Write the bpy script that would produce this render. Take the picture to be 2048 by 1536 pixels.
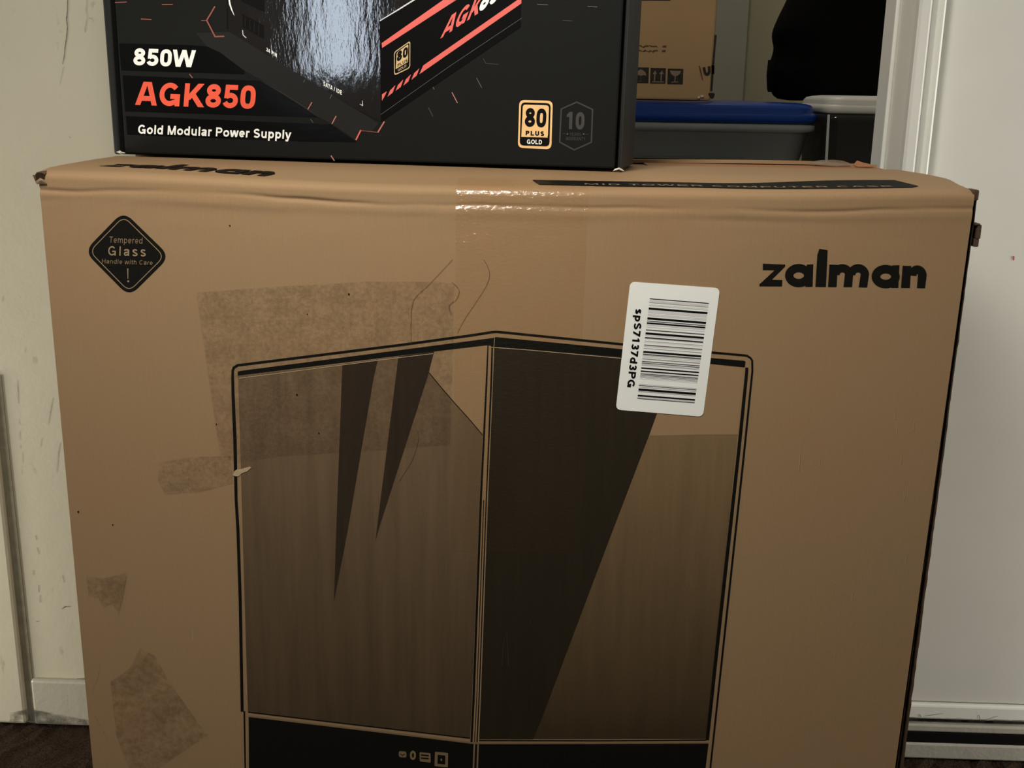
import bpy, bmesh, math, random
from mathutils import Vector, Matrix, noise as mnoise

for o in list(bpy.data.objects):
    bpy.data.objects.remove(o)
S = bpy.context.scene
COL = S.collection
random.seed(7)

# ------------------------------------------------------------------ camera
F, CH, CL = 2220.0, 0.578, 0.6426            # focal length in pixels, height, distance to carton front
TH, RO = math.radians(14.78), math.radians(1.0)
fw = Vector((0, math.cos(TH), -math.sin(TH)))
up0 = Vector((0, math.sin(TH), math.cos(TH)))
RV = Vector((math.cos(RO), 0, 0)) + up0 * math.sin(RO)
UV = up0 * math.cos(RO) - Vector((1, 0, 0)) * math.sin(RO)
CP = Vector((0, -CL, CH))
cd = bpy.data.cameras.new('camera')
cam = bpy.data.objects.new('camera', cd)
COL.objects.link(cam)
cd.sensor_width = 36.0
cd.lens = F / 2048.0 * 36.0
cd.clip_start = 0.02
cam.matrix_world = Matrix(((RV.x, UV.x, -fw.x, CP.x), (RV.y, UV.y, -fw.y, CP.y),
                           (RV.z, UV.z, -fw.z, CP.z), (0, 0, 0, 1)))
S.camera = cam

# ------------------------------------------------------------------ world, lights, exposure
S.view_settings.view_transform = 'Standard'
S.view_settings.look = 'None'
S.view_settings.gamma = 1.0
S.view_settings.use_curve_mapping = False
S.view_settings.exposure = 0.0
W = bpy.data.worlds.new('world')
S.world = W
W.use_nodes = True
W.node_tree.nodes['Background'].inputs[0].default_value = (1.0, 0.93, 0.82, 1)
W.node_tree.nodes['Background'].inputs[1].default_value = 0.02


def area(name, loc, target, size, power, color, size_y=None):
    l = bpy.data.lights.new(name, 'AREA')
    l.energy = power
    l.color = color
    l.size = size
    if size_y:
        l.shape = 'RECTANGLE'
        l.size_y = size_y
    o = bpy.data.objects.new(name, l)
    COL.objects.link(o)
    o.location = loc
    o.rotation_euler = (Vector(target) - Vector(loc)).to_track_quat('-Z', 'Y').to_euler()
    return o


WARM = (1.0, 0.945, 0.86)
area('near_fill', (-0.15, -0.43, 1.02), (0.0, 0.05, 0.35), 0.20, 2.6, WARM)  # added stand-in for unseen light, brightens the upper carton front
area('near_fill', (-0.13, -0.33, 0.86), (0.0, 0.05, 0.35), 0.15, 2.0, WARM)  # second added stand-in, steepens the falloff down the carton
area('low_fill', (-1.00, 0.02, 0.15), (-0.40, 0.27, 0.20), 0.30, 5.0, WARM)  # added unseen light lifting the lower left wall
area('low_fill', (1.10, 0.02, 0.20), (0.42, 0.27, 0.25), 0.30, 4.0, WARM)  # added unseen light lifting the foot of the door
area('side_fill', (1.45, -0.12, 0.62), (0.42, 0.27, 0.40), 0.40, 7.0, (1.0, 0.955, 0.88))  # added to brighten the door, no known source there
area('side_fill', (-1.35, -0.12, 0.35), (-0.40, 0.27, 0.25), 0.40, 2.0, WARM)  # added to brighten the left wall from out of view
area('closet_fill', (0.25, 1.15, 2.30), (0.25, 1.10, 0.0), 0.30, 9.0, WARM)  # invented light that brightens the closet interior


# ------------------------------------------------------------------ helpers
def ray(px, py):
    return fw + RV * ((px - 1024) / F) - UV * ((py - 768) / F)


def hit(px, py, p, n):
    d = ray(px, py)
    n = Vector(n)
    return CP + d * ((Vector(p) - CP).dot(n) / d.dot(n))


def on_y(px, py, y):
    return hit(px, py, (0, y, 0), (0, 1, 0))


def on_z(px, py, z):
    return hit(px, py, (0, 0, z), (0, 0, 1))


def link(name, me, mats=None, parent=None):
    o = bpy.data.objects.new(name, me)
    COL.objects.link(o)
    for m in (mats or []):
        me.materials.append(m)
    if parent:
        o.parent = parent
        o.matrix_parent_inverse = parent.matrix_basis.inverted()
    return o


def tag(o, label=None, cat=None, group=None, kind=None):
    if label: o['label'] = label
    if cat: o['category'] = cat
    if group: o['group'] = group
    if kind: o['kind'] = kind
    return o


def empty(name, loc, rz=0.0):
    o = bpy.data.objects.new(name, None)
    COL.objects.link(o)
    o.empty_display_size = 0.05
    o.location = loc
    o.rotation_euler = (0, 0, rz)
    return o


def mesh(name, verts, faces, mats, parent=None, smooth=False, mi=None, fix=True):
    me = bpy.data.meshes.new(name)
    me.from_pydata([tuple(v) for v in verts], [], faces)
    if mi:
        for p, i in zip(me.polygons, mi):
            p.material_index = i
    if smooth:
        for p in me.polygons:
            p.use_smooth = True
    if fix:
        bm = bmesh.new()
        bm.from_mesh(me)
        bmesh.ops.recalc_face_normals(bm, faces=bm.faces)
        bm.to_mesh(me)
        bm.free()
    return link(name, me, mats, parent)


BOXF = [(0, 1, 3, 2), (4, 6, 7, 5), (0, 4, 5, 1), (2, 3, 7, 6), (0, 2, 6, 4), (1, 5, 7, 3)]


class MB:
    """collects shapes, builds one mesh"""

    def __init__(self):
        self.v, self.f, self.m = [], [], []

    def add(self, vs, fs, m=0):
        b = len(self.v)
        self.v += [Vector(v) for v in vs]
        self.f += [tuple(b + i for i in f) for f in fs]
        self.m += [m] * len(fs)

    def box(self, x0, x1, y0, y1, z0, z1, m=0, tf=None):
        vs = [Vector((x, y, z)) for x in (x0, x1) for y in (y0, y1) for z in (z0, z1)]
        if tf:
            vs = [tf(v) for v in vs]
        self.add(vs, BOXF, m)

    def build(self, name, mats, parent=None, smooth=False, bevel=0.0, seg=2):
        o = mesh(name, self.v, self.f, mats, parent, smooth, self.m)
        if bevel:
            b = o.modifiers.new('bevel', 'BEVEL')
            b.width = bevel
            b.segments = seg
            b.limit_method = 'ANGLE'
        return o


# ------------------------------------------------------------------ materials
class NT:
    def __init__(self, name):
        self.m = bpy.data.materials.new(name)
        self.m.use_nodes = True
        self.t = self.m.node_tree
        self.b = self.t.nodes['Principled BSDF']
        self.out = self.t.nodes['Material Output']
        self.tc = None

    def n(self, typ, **kw):
        x = self.t.nodes.new(typ)
        for k, v in kw.items():
            setattr(x, k, v)
        return x

    def l(self, a, b):
        self.t.links.new(a, b)

    def coord(self, scale=(1, 1, 1)):
        g = self.n('ShaderNodeNewGeometry')
        mp = self.n('ShaderNodeMapping')
        mp.inputs['Scale'].default_value = scale
        self.l(g.outputs['Position'], mp.inputs['Vector'])
        return mp.outputs[0]

    def noise(self, scale, detail=3, rough=0.55, coord=None):
        t = self.n('ShaderNodeTexNoise')
        t.inputs['Scale'].default_value = scale
        t.inputs['Detail'].default_value = detail
        t.inputs['Roughness'].default_value = rough
        self.l(coord or self.coord(), t.inputs['Vector'])
        return t.outputs[0]

    def ramp(self, f, p0, p1, c0=(0, 0, 0, 1), c1=(1, 1, 1, 1)):
        r = self.n('ShaderNodeValToRGB')
        r.color_ramp.elements[0].position = p0
        r.color_ramp.elements[1].position = p1
        r.color_ramp.elements[0].color = c0
        r.color_ramp.elements[1].color = c1
        self.l(f, r.inputs[0])
        return r.outputs[0]

    def mix(self, fac, a, b, mode='MIX'):
        x = self.n('ShaderNodeMix', data_type='RGBA', blend_type=mode)
        for i, v in ((0, fac), (6, a), (7, b)):
            if isinstance(v, (int, float)):
                x.inputs[i].default_value = v
            elif isinstance(v, tuple):
                x.inputs[i].default_value = v if len(v) == 4 else v + (1,)
            else:
                self.l(v, x.inputs[i])
        return x.outputs[2]

    def math(self, op, a, b=0.0, clamp=False):
        x = self.n('ShaderNodeMath', operation=op, use_clamp=clamp)
        for i, v in ((0, a), (1, b)):
            if isinstance(v, (int, float)):
                x.inputs[i].default_value = v
            else:
                self.l(v, x.inputs[i])
        return x.outputs[0]

    def bump(self, h, strength, dist):
        b = self.n('ShaderNodeBump')
        b.inputs['Strength'].default_value = strength
        b.inputs['Distance'].default_value = dist
        self.l(h, b.inputs['Height'])
        self.l(b.outputs[0], self.b.inputs['Normal'])
        return b

    def set(self, color=None, rough=None, spec=None, metal=None, trans=None, ior=None, coat=None, alpha=None):
        I = self.b.inputs
        if color is not None:
            if isinstance(color, tuple):
                I['Base Color'].default_value = color if len(color) == 4 else color + (1,)
            else:
                self.l(color, I['Base Color'])
        for k, v in (('Roughness', rough), ('Specular IOR Level', spec), ('Metallic', metal),
                     ('Transmission Weight', trans), ('IOR', ior), ('Coat Weight', coat), ('Alpha', alpha)):
            if v is not None:
                if isinstance(v, (int, float)):
                    I[k].default_value = v
                else:
                    self.l(v, I[k])
        return self

    def see_through(self, fac):
        """blend with transparent: fac=1 shows the surface"""
        mx = self.n('ShaderNodeMixShader')
        tr = self.n('ShaderNodeBsdfTransparent')
        if isinstance(fac, (int, float)):
            mx.inputs[0].default_value = fac
        else:
            self.l(fac, mx.inputs[0])
        self.l(tr.outputs[0], mx.inputs[1])
        self.l(self.b.outputs[0], mx.inputs[2])
        self.l(mx.outputs[0], self.out.inputs[0])
        return self


def plain(name, color, rough=0.6, spec=0.3, metal=0.0, var=0.0, scale=200, bump=0.0, bscale=300, bdist=0.001):
    t = NT(name)
    c = color
    if var:
        n = t.noise(scale)
        f = t.ramp(n, 0.3, 0.7)
        c = t.mix(f, tuple(x * (1 - var) for x in color), tuple(min(1, x * (1 + var)) for x in color))
    t.set(c, rough, spec, metal)
    if bump:
        t.bump(t.noise(bscale), bump, bdist)
    return t.m


def kraft(name, base, grain=0.17, rough=0.78, bump=0.12):
    t = NT(name)
    fine = t.ramp(t.noise(1500, 3, 0.7), 0.25, 0.75)
    big = t.ramp(t.noise(9, 4, 0.6), 0.3, 0.7)
    fib = t.ramp(t.noise(60, 4, 0.7, t.coord((14, 14, 1))), 0.3, 0.7)      # faint upright flute streaks
    a = tuple(x * (1 - grain) for x in base)
    b = tuple(x * (1 + grain) for x in base)
    c = t.mix(fine, a, b)
    c = t.mix(0.45, c, t.mix(big, (base[0] * 1.03, base[1] * 0.92, base[2] * 0.84), (base[0] * 0.95, base[1] * 1.03, base[2] * 1.0)))
    c = t.mix(0.18, c, t.mix(fib, a, b))
    t.set(c, rough, 0.25)
    t.bump(t.math('ADD', t.noise(900, 3), t.math('MULTIPLY', fib, 0.25)), bump, 0.0004)
    return t.m


KR = (0.305, 0.196, 0.103)
M_kraft = kraft('kraft_card', KR)
M_kraft2 = kraft('brown_card', (0.42, 0.275, 0.14), 0.06)
M_raw = kraft('raw_corrugated_edge', (0.075, 0.045, 0.026), 0.4)  # card darkened: the shade of the recessed edge is in the colour
M_torn = kraft('torn_card', (0.27, 0.19, 0.115), 0.15)
M_liner = kraft('inner_liner', (0.31, 0.145, 0.066), 0.15)
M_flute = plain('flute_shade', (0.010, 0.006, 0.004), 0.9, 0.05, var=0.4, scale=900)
M_hole = plain('hole_shade', (0.03, 0.018, 0.01), 0.9, 0.1)
M_ink = plain('black_print', (0.0060, 0.0058, 0.0042), 0.7, 0.10, var=0.25, scale=700)
M_inkbrown = plain('brown_black_print', (0.011, 0.008, 0.005), 0.7, 0.10, var=0.3, scale=500)
M_scuff = plain('scuffed_card', (0.44, 0.33, 0.20), 0.8, 0.2, var=0.1, scale=800)
M_kline = plain('card_coloured_line', (0.30, 0.205, 0.115), 0.7, 0.2)
M_kline2 = plain('thin_card_line', (0.21, 0.14, 0.075), 0.7, 0.2)
M_inkscr = plain('rubbed_print', (0.050, 0.040, 0.027), 0.7, 0.15)
M_hair = plain('dark_hair', (0.085, 0.048, 0.024), 0.5, 0.3)
M_white = plain('label_paper', (0.86, 0.87, 0.82), 0.5, 0.4, var=0.02, scale=60)
M_g1 = plain('pale_grey_print', (0.64, 0.62, 0.62), 0.6)
M_g2 = plain('mid_grey_print', (0.28, 0.27, 0.27), 0.6)
M_g3 = plain('dark_grey_print', (0.07, 0.068, 0.07), 0.6)


def halftone(name, c_top, c_bot, z0, z1, mott=0.12, dots=True):
    """printed dot screen, graded from top to bottom as the artwork is"""
    t = NT(name)
    g = t.n('ShaderNodeNewGeometry')
    s = t.n('ShaderNodeSeparateXYZ')
    t.l(g.outputs['Position'], s.inputs[0])
    f = t.math('DIVIDE', t.math('SUBTRACT', s.outputs[2], z0), z1 - z0, True)
    c = t.mix(f, c_bot, c_top)
    st = t.ramp(t.noise(22, 4, 0.65, t.coord((5, 5, 0.35))), 0.3, 0.7)
    c = t.mix(st, t.mix(1.0, c, (1 - mott, 1 - mott, 1 - mott), 'MULTIPLY'), t.mix(1.0, c, (1 + mott, 1 + mott * 0.9, 1 + mott * 0.8), 'MULTIPLY'))
    if dots:
        w = t.n('ShaderNodeTexWave', wave_type='BANDS', bands_direction='DIAGONAL')
        w.inputs['Scale'].default_value = 330
        t.l(t.coord((1, 0, -1)), w.inputs['Vector'])
        c = t.mix(t.math('MULTIPLY', w.outputs[1], 0.35), c, t.mix(1.0, c, (1.7, 1.6, 1.5), 'MULTIPLY'))
    fine = t.ramp(t.noise(1300, 2, 0.7), 0.3, 0.7)
    c = t.mix(fine, t.mix(1.0, c, (0.92, 0.92, 0.92), 'MULTIPLY'), t.mix(1.0, c, (1.08, 1.08, 1.08), 'MULTIPLY'))
    t.set(c, 0.75, 0.12)
    return t.m


M_tintL = halftone('tint_left', (0.158, 0.105, 0.058), (0.056, 0.037, 0.019), 0.15, 0.40, 0.16, False)
M_tintR = halftone('tint_right', (0.200, 0.130, 0.064), (0.032, 0.021, 0.010), 0.15, 0.38, 0.12, False)
M_darkR = halftone('screen_dark_right', (0.023, 0.0175, 0.0105), (0.0185, 0.0135, 0.0065), 0.16, 0.42, 0.14, True)
M_spike = halftone('screen_spike', (0.026, 0.019, 0.012), (0.030, 0.021, 0.012), 0.25, 0.42, 0.16, True)


def stain(name, color, lo, hi, amount, scale=130):
    t = NT(name)
    n = t.noise(scale, 6, 0.7)
    n2 = t.noise(scale * 0.22, 3, 0.6)
    f = t.ramp(t.math('ADD', t.math('MULTIPLY', n, 0.65), t.math('MULTIPLY', n2, 0.35)), lo, hi)
    t.set(color, 0.75, 0.3)
    t.see_through(t.math('MULTIPLY', f, amount))
    return t.m


M_resid = stain('tape_residue', (0.055, 0.026, 0.010), 0.40, 0.60, 0.21, 380)
M_stain = stain('adhesive_stain', (0.105, 0.046, 0.018), 0.40, 0.61, 0.30, 230)

# clear parcel tape: nearly invisible film with a weak gloss added
t = NT('clear_parcel_tape')
tr = t.n('ShaderNodeBsdfTransparent'); tr.inputs[0].default_value = (0.962, 0.942, 0.912, 1)
gl = t.n('ShaderNodeBsdfGlossy'); gl.inputs['Roughness'].default_value = 0.19; gl.inputs['Color'].default_value = (0.10, 0.10, 0.10, 1)
bp = t.n('ShaderNodeBump'); bp.inputs['Strength'].default_value = 0.6; bp.inputs['Distance'].default_value = 0.0009
t.l(t.noise(260, 3, 0.6, t.coord((1, 1, 2.5))), bp.inputs['Height'])
t.l(bp.outputs[0], gl.inputs['Normal'])
ad = t.n('ShaderNodeAddShader')
t.l(tr.outputs[0], ad.inputs[0]); t.l(gl.outputs[0], ad.inputs[1])
t.l(ad.outputs[0], t.out.inputs[0])
t.t.nodes.remove(t.b)
M_tape = t.m
t = NT('crumpled_tape')
t.set((0.30, 0.21, 0.14), 0.3, 0.5)
t.bump(t.noise(300, 4), 0.5, 0.001)
t.see_through(0.45)
M_tape2 = t.m

# black power supply carton
M_pblack = plain('charcoal_carton', (0.0085, 0.0091, 0.0078), 0.7, 0.10, var=0.08, scale=900, bump=0.05, bscale=1500)
M_pedge = plain('carton_edge', (0.011, 0.0115, 0.0105), 0.5, 0.25)
M_pgap = plain('carton_gap', (0.002, 0.002, 0.002), 0.9, 0.1)


def gloss(name, color, bump, ior=1.65, rough=0.05, sc=(1.0, 1.0, 0.30), ns=170):
    t = NT(name)
    t.set(color, rough, 0.5, ior=ior)
    n = t.noise(ns, 4, 0.6, t.coord(sc))
    t.bump(n, bump, 0.0012)
    return t.m


M_spot = gloss('spot_gloss_dark', (0.013, 0.0115, 0.0115), 0.07, 1.9, 0.05)
M_bar = gloss('gloss_black_bar', (0.0035, 0.0035, 0.0035), 0.04, 1.45, 0.12, (0.4, 0.4, 1.2))
M_dface = plain('drawn_face_black', (0.0022, 0.0022, 0.0022), 0.7, 0.08)
M_shade = plain('printed_shadow_wedge', (0.0150, 0.0145, 0.0138), 0.7, 0.12)
M_orange = plain('orange_print', (0.82, 0.105, 0.052), 0.5, 0.3)
M_pink = plain('coral_print', (0.74, 0.135, 0.11), 0.5, 0.3)
M_pinkd = plain('dim_coral_print', (0.27, 0.085, 0.065), 0.5, 0.3)
M_pinkl = plain('light_coral_print', (0.48, 0.17, 0.14), 0.5, 0.3)
M_gline = plain('grey_print_line', (0.085, 0.085, 0.08), 0.5, 0.3)
M_pwhite = plain('white_print', (0.92, 0.92, 0.85), 0.5, 0.3)
M_gold = plain('gold_print', (0.88, 0.55, 0.235), 0.45, 0.35)
M_goldd = plain('pale_gold_print', (0.62, 0.45, 0.23), 0.45, 0.35)
M_black = plain('deep_black_print', (0.003, 0.003, 0.003), 0.7, 0.1)
M_hexg = plain('dark_grey_badge', (0.042, 0.041, 0.038), 0.45, 0.3)
M_hexn = plain('badge_number', (0.045, 0.041, 0.036), 0.45, 0.4)
M_paper = plain('torn_white_paper', (0.80, 0.74, 0.64), 0.8, 0.2, var=0.2, scale=700)


def paint(name, color, specks=True, rough=0.45, bs=0.15):
    t = NT(name)
    big = t.ramp(t.noise(6, 5, 0.6), 0.3, 0.72)
    c = t.mix(big, tuple(x * 0.955 for x in color), tuple(min(1, x * 1.03) for x in color))
    if specks:
        sp = t.ramp(t.noise(75, 3, 0.6, t.coord((1, 1, 0.45))), 0.665, 0.72)
        c = t.mix(t.math('MULTIPLY', sp, 0.35), c, tuple(x * 0.45 for x in color))
        wf = t.ramp(t.noise(16, 4, 0.7), 0.60, 0.72)
        c = t.mix(t.math('MULTIPLY', wf, 0.28), c, tuple(min(1, x * 1.13) for x in color))
    t.set(c, rough, 0.35)
    t.bump(t.math('ADD', t.noise(40, 4), t.math('MULTIPLY', t.noise(300, 3), 0.3)), bs, 0.002)
    return t.m


M_wall = paint('cream_wall_paint', (0.405, 0.382, 0.285), True, 0.5, 0.22)
M_door = paint('white_door_paint', (0.665, 0.66, 0.595), False, 0.5, 0.05)
M_trim = paint('white_trim_paint', (0.80, 0.80, 0.735), False, 0.32, 0.12)
M_base = paint('worn_baseboard_paint', (0.325, 0.308, 0.24), True, 0.4, 0.35)
M_closet = paint('closet_paint', (0.42, 0.385, 0.275), False, 0.6, 0.1)
M_closet2 = paint('closet_grey_trim', (0.42, 0.405, 0.345), False, 0.5, 0.1)
M_crack = plain('paint_crack', (0.16, 0.145, 0.11), 0.8, 0.1, var=0.4, scale=300)
M_crack2 = plain('faint_paint_crack', (0.34, 0.315, 0.24), 0.8, 0.1, var=0.2, scale=300)
M_groove = plain('olive_groove', (0.20, 0.182, 0.125), 0.8, 0.2, var=0.12, scale=120)  # grey-olive strip drawn where the groove runs
M_grime = stain('floor_grime', (0.05, 0.045, 0.035), 0.42, 0.60, 0.75, 120)
M_dark = plain('gap_shade', (0.004, 0.0035, 0.003), 0.9, 0.1)  # solid black strips stand for the shade in the threshold gaps
M_sill = paint('dirty_threshold_paint', (0.42, 0.40, 0.34), True, 0.5, 0.3)
M_ceil = plain('ceiling_paint', (0.7, 0.69, 0.64), 0.9, 0.1)
M_jamb = paint('stained_jamb_paint', (0.88, 0.86, 0.77), True, 0.4, 0.1)

t = NT('brown_carpet')
n = t.noise(420, 4, 0.7)
n2 = t.noise(55, 4, 0.6)
t.set(t.mix(t.ramp(n, 0.3, 0.7), (0.020, 0.012, 0.008), (0.072, 0.046, 0.031)), 0.95, 0.05)
t.bump(t.math('ADD', n, n2), 1.0, 0.006)
M_carpet = t.m

M_blue = plain('blue_plastic', (0.002, 0.034, 0.21), 0.25, 0.4, bump=0.05, bscale=60, bdist=0.002)
M_greylid = plain('grey_plastic', (0.56, 0.555, 0.49), 0.45, 0.4)
t = NT('smoky_clear_plastic')
t.set((0.26, 0.28, 0.275), 0.16, 0.5)
t.bump(t.noise(30, 3), 0.06, 0.004)
t.see_through(0.86)
M_smoke = t.m
t = NT('clear_plastic')
t.set((0.020, 0.020, 0.020), 0.12, 0.5)
t.bump(t.noise(40, 3), 0.10, 0.004)
t.see_through(0.85)
M_clear = t.m
M_rim = plain('translucent_rim', (0.12, 0.125, 0.12), 0.3, 0.5)
M_cornerglint = plain('white_corner_glint', (0.50, 0.50, 0.47), 0.35, 0.5)
M_fabric = plain('black_fabric', (0.0035, 0.0033, 0.003), 0.95, 0.05, var=0.3, scale=400, bump=0.3, bscale=500)
M_boxink = plain('faded_black_print', (0.030, 0.024, 0.017), 0.7, 0.2, var=0.3, scale=300)
M_boxgrey = plain('card_pictogram', (0.26, 0.19, 0.13), 0.7, 0.2)
M_boxtxt = plain('worn_brown_print', (0.115, 0.068, 0.035), 0.7, 0.2, var=0.3, scale=250)
M_shiny = plain('tape_glint', (0.75, 0.62, 0.52), 0.12, 0.7)


# ------------------------------------------------------------------ flat artwork on a plane
def arc(cx, cy, rx, ry, a0, a1, n=14):
    return [(cx + rx * math.cos(math.radians(a0 + (a1 - a0) * i / n)),
             cy + ry * math.sin(math.radians(a0 + (a1 - a0) * i / n))) for i in range(n + 1)]


def roundp(pts, r, n=6):
    out = []
    N = len(pts)
    for i in range(N):
        p = Vector(pts[i]); a = Vector(pts[i - 1]); b = Vector(pts[(i + 1) % N])
        ra = min(r, (a - p).length * 0.49); rb = min(r, (b - p).length * 0.49)
        s = p + (a - p).normalized() * ra
        e = p + (b - p).normalized() * rb
        for k in range(n + 1):
            u = k / n
            q = s * (1 - u) ** 2 + p * 2 * u * (1 - u) + e * u * u
            out.append((q.x, q.y))
    return out


def strip2d(pts, w, closed=False):
    """mitred ribbon around a 2D polyline -> (verts, quads); w may be a list"""
    P = [Vector(p) for p in pts]
    n = len(P)
    vs, fs = [], []
    for i in range(n):
        a = P[i - 1] if (i > 0 or closed) else None
        b = P[(i + 1) % n] if (i < n - 1 or closed) else None
        d1 = (P[i] - a).normalized() if a is not None and (P[i] - a).length > 1e-9 else None
        d2 = (b - P[i]).normalized() if b is not None and (b - P[i]).length > 1e-9 else None
        if d1 is None: d1 = d2
        if d2 is None: d2 = d1
        t = d1 + d2
        t = t.normalized() if t.length > 1e-6 else d1
        nn = Vector((-t.y, t.x))
        c = max(0.35, nn.dot(Vector((-d1.y, d1.x))))
        ww = (w[i] if isinstance(w, (list, tuple)) else w) / 2 / c
        vs += [P[i] + nn * ww, P[i] - nn * ww]
    m = n if closed else n - 1
    for i in range(m):
        j = (i + 1) % n
        fs.append((2 * i, 2 * i + 1, 2 * j + 1, 2 * j))
    return vs, fs


class Art:
    """printed shapes measured in photo pixels and laid on the plane (p, n); each layer a hair higher"""

    def __init__(self, p, n, eps=0.00005):
        self.p, self.nrm, self.eps = Vector(p), Vector(n).normalized(), eps
        self.mb = MB()
        self.mats = []

    def mi(self, m):
        if m not in self.mats:
            self.mats.append(m)
        return self.mats.index(m)

    def pt(self, q, layer):
        return hit(q[0], q[1], self.p, self.nrm) + self.nrm * (self.eps * layer)

    def poly(self, pts, m, layer=1):
        vs = [self.pt(q, layer) for q in pts]
        self.mb.add(vs, [tuple(range(len(vs)))], self.mi(m))

    def line(self, pts, w, m, layer=1, closed=False):
        vs, fs = strip2d(pts, w, closed)
        self.mb.add([self.pt(q, layer) for q in vs], fs, self.mi(m))

    def shapes(self, shp, tf, m, layer=1):
        """shp: list of (verts2d, faces) in local units; tf maps local -> px"""
        for k, (vs, fs) in enumerate(shp):        # overlapping strokes sit a few microns apart
            lk = layer + (k % 7) * 0.09
            self.mb.add([self.pt(tf(q), lk) for q in vs], fs, self.mi(m))

    def text(self, s, p0, p1, top, m, layer=1, wt=0.2, track=0.0, sq=1.0):
        """baseline from px p0 to px p1, cap height vector from p0 to top"""
        shp, adv = layout(s, wt, track, sq)
        ex = (Vector(p1) - Vector(p0)) / adv
        ey = Vector(top) - Vector(p0)
        o = Vector(p0)
        self.shapes(shp, lambda q: o + ex * q[0] + ey * q[1], m, layer)

    def build(self, name, parent=None):
        me = bpy.data.meshes.new(name)
        me.from_pydata([tuple(v) for v in self.mb.v], [], self.mb.f)
        for p, i in zip(me.polygons, self.mb.m):
            p.material_index = i
        bm = bmesh.new()
        bm.from_mesh(me)
        bmesh.ops.triangulate(bm, faces=[f for f in bm.faces if len(f.verts) > 4])
        for f in bm.faces:
            f.normal_update()
            if f.normal.dot(self.nrm) < 0:
                f.normal_flip()
        bm.to_mesh(me)
        bm.free()
        return link(name, me, self.mats, parent)


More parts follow.
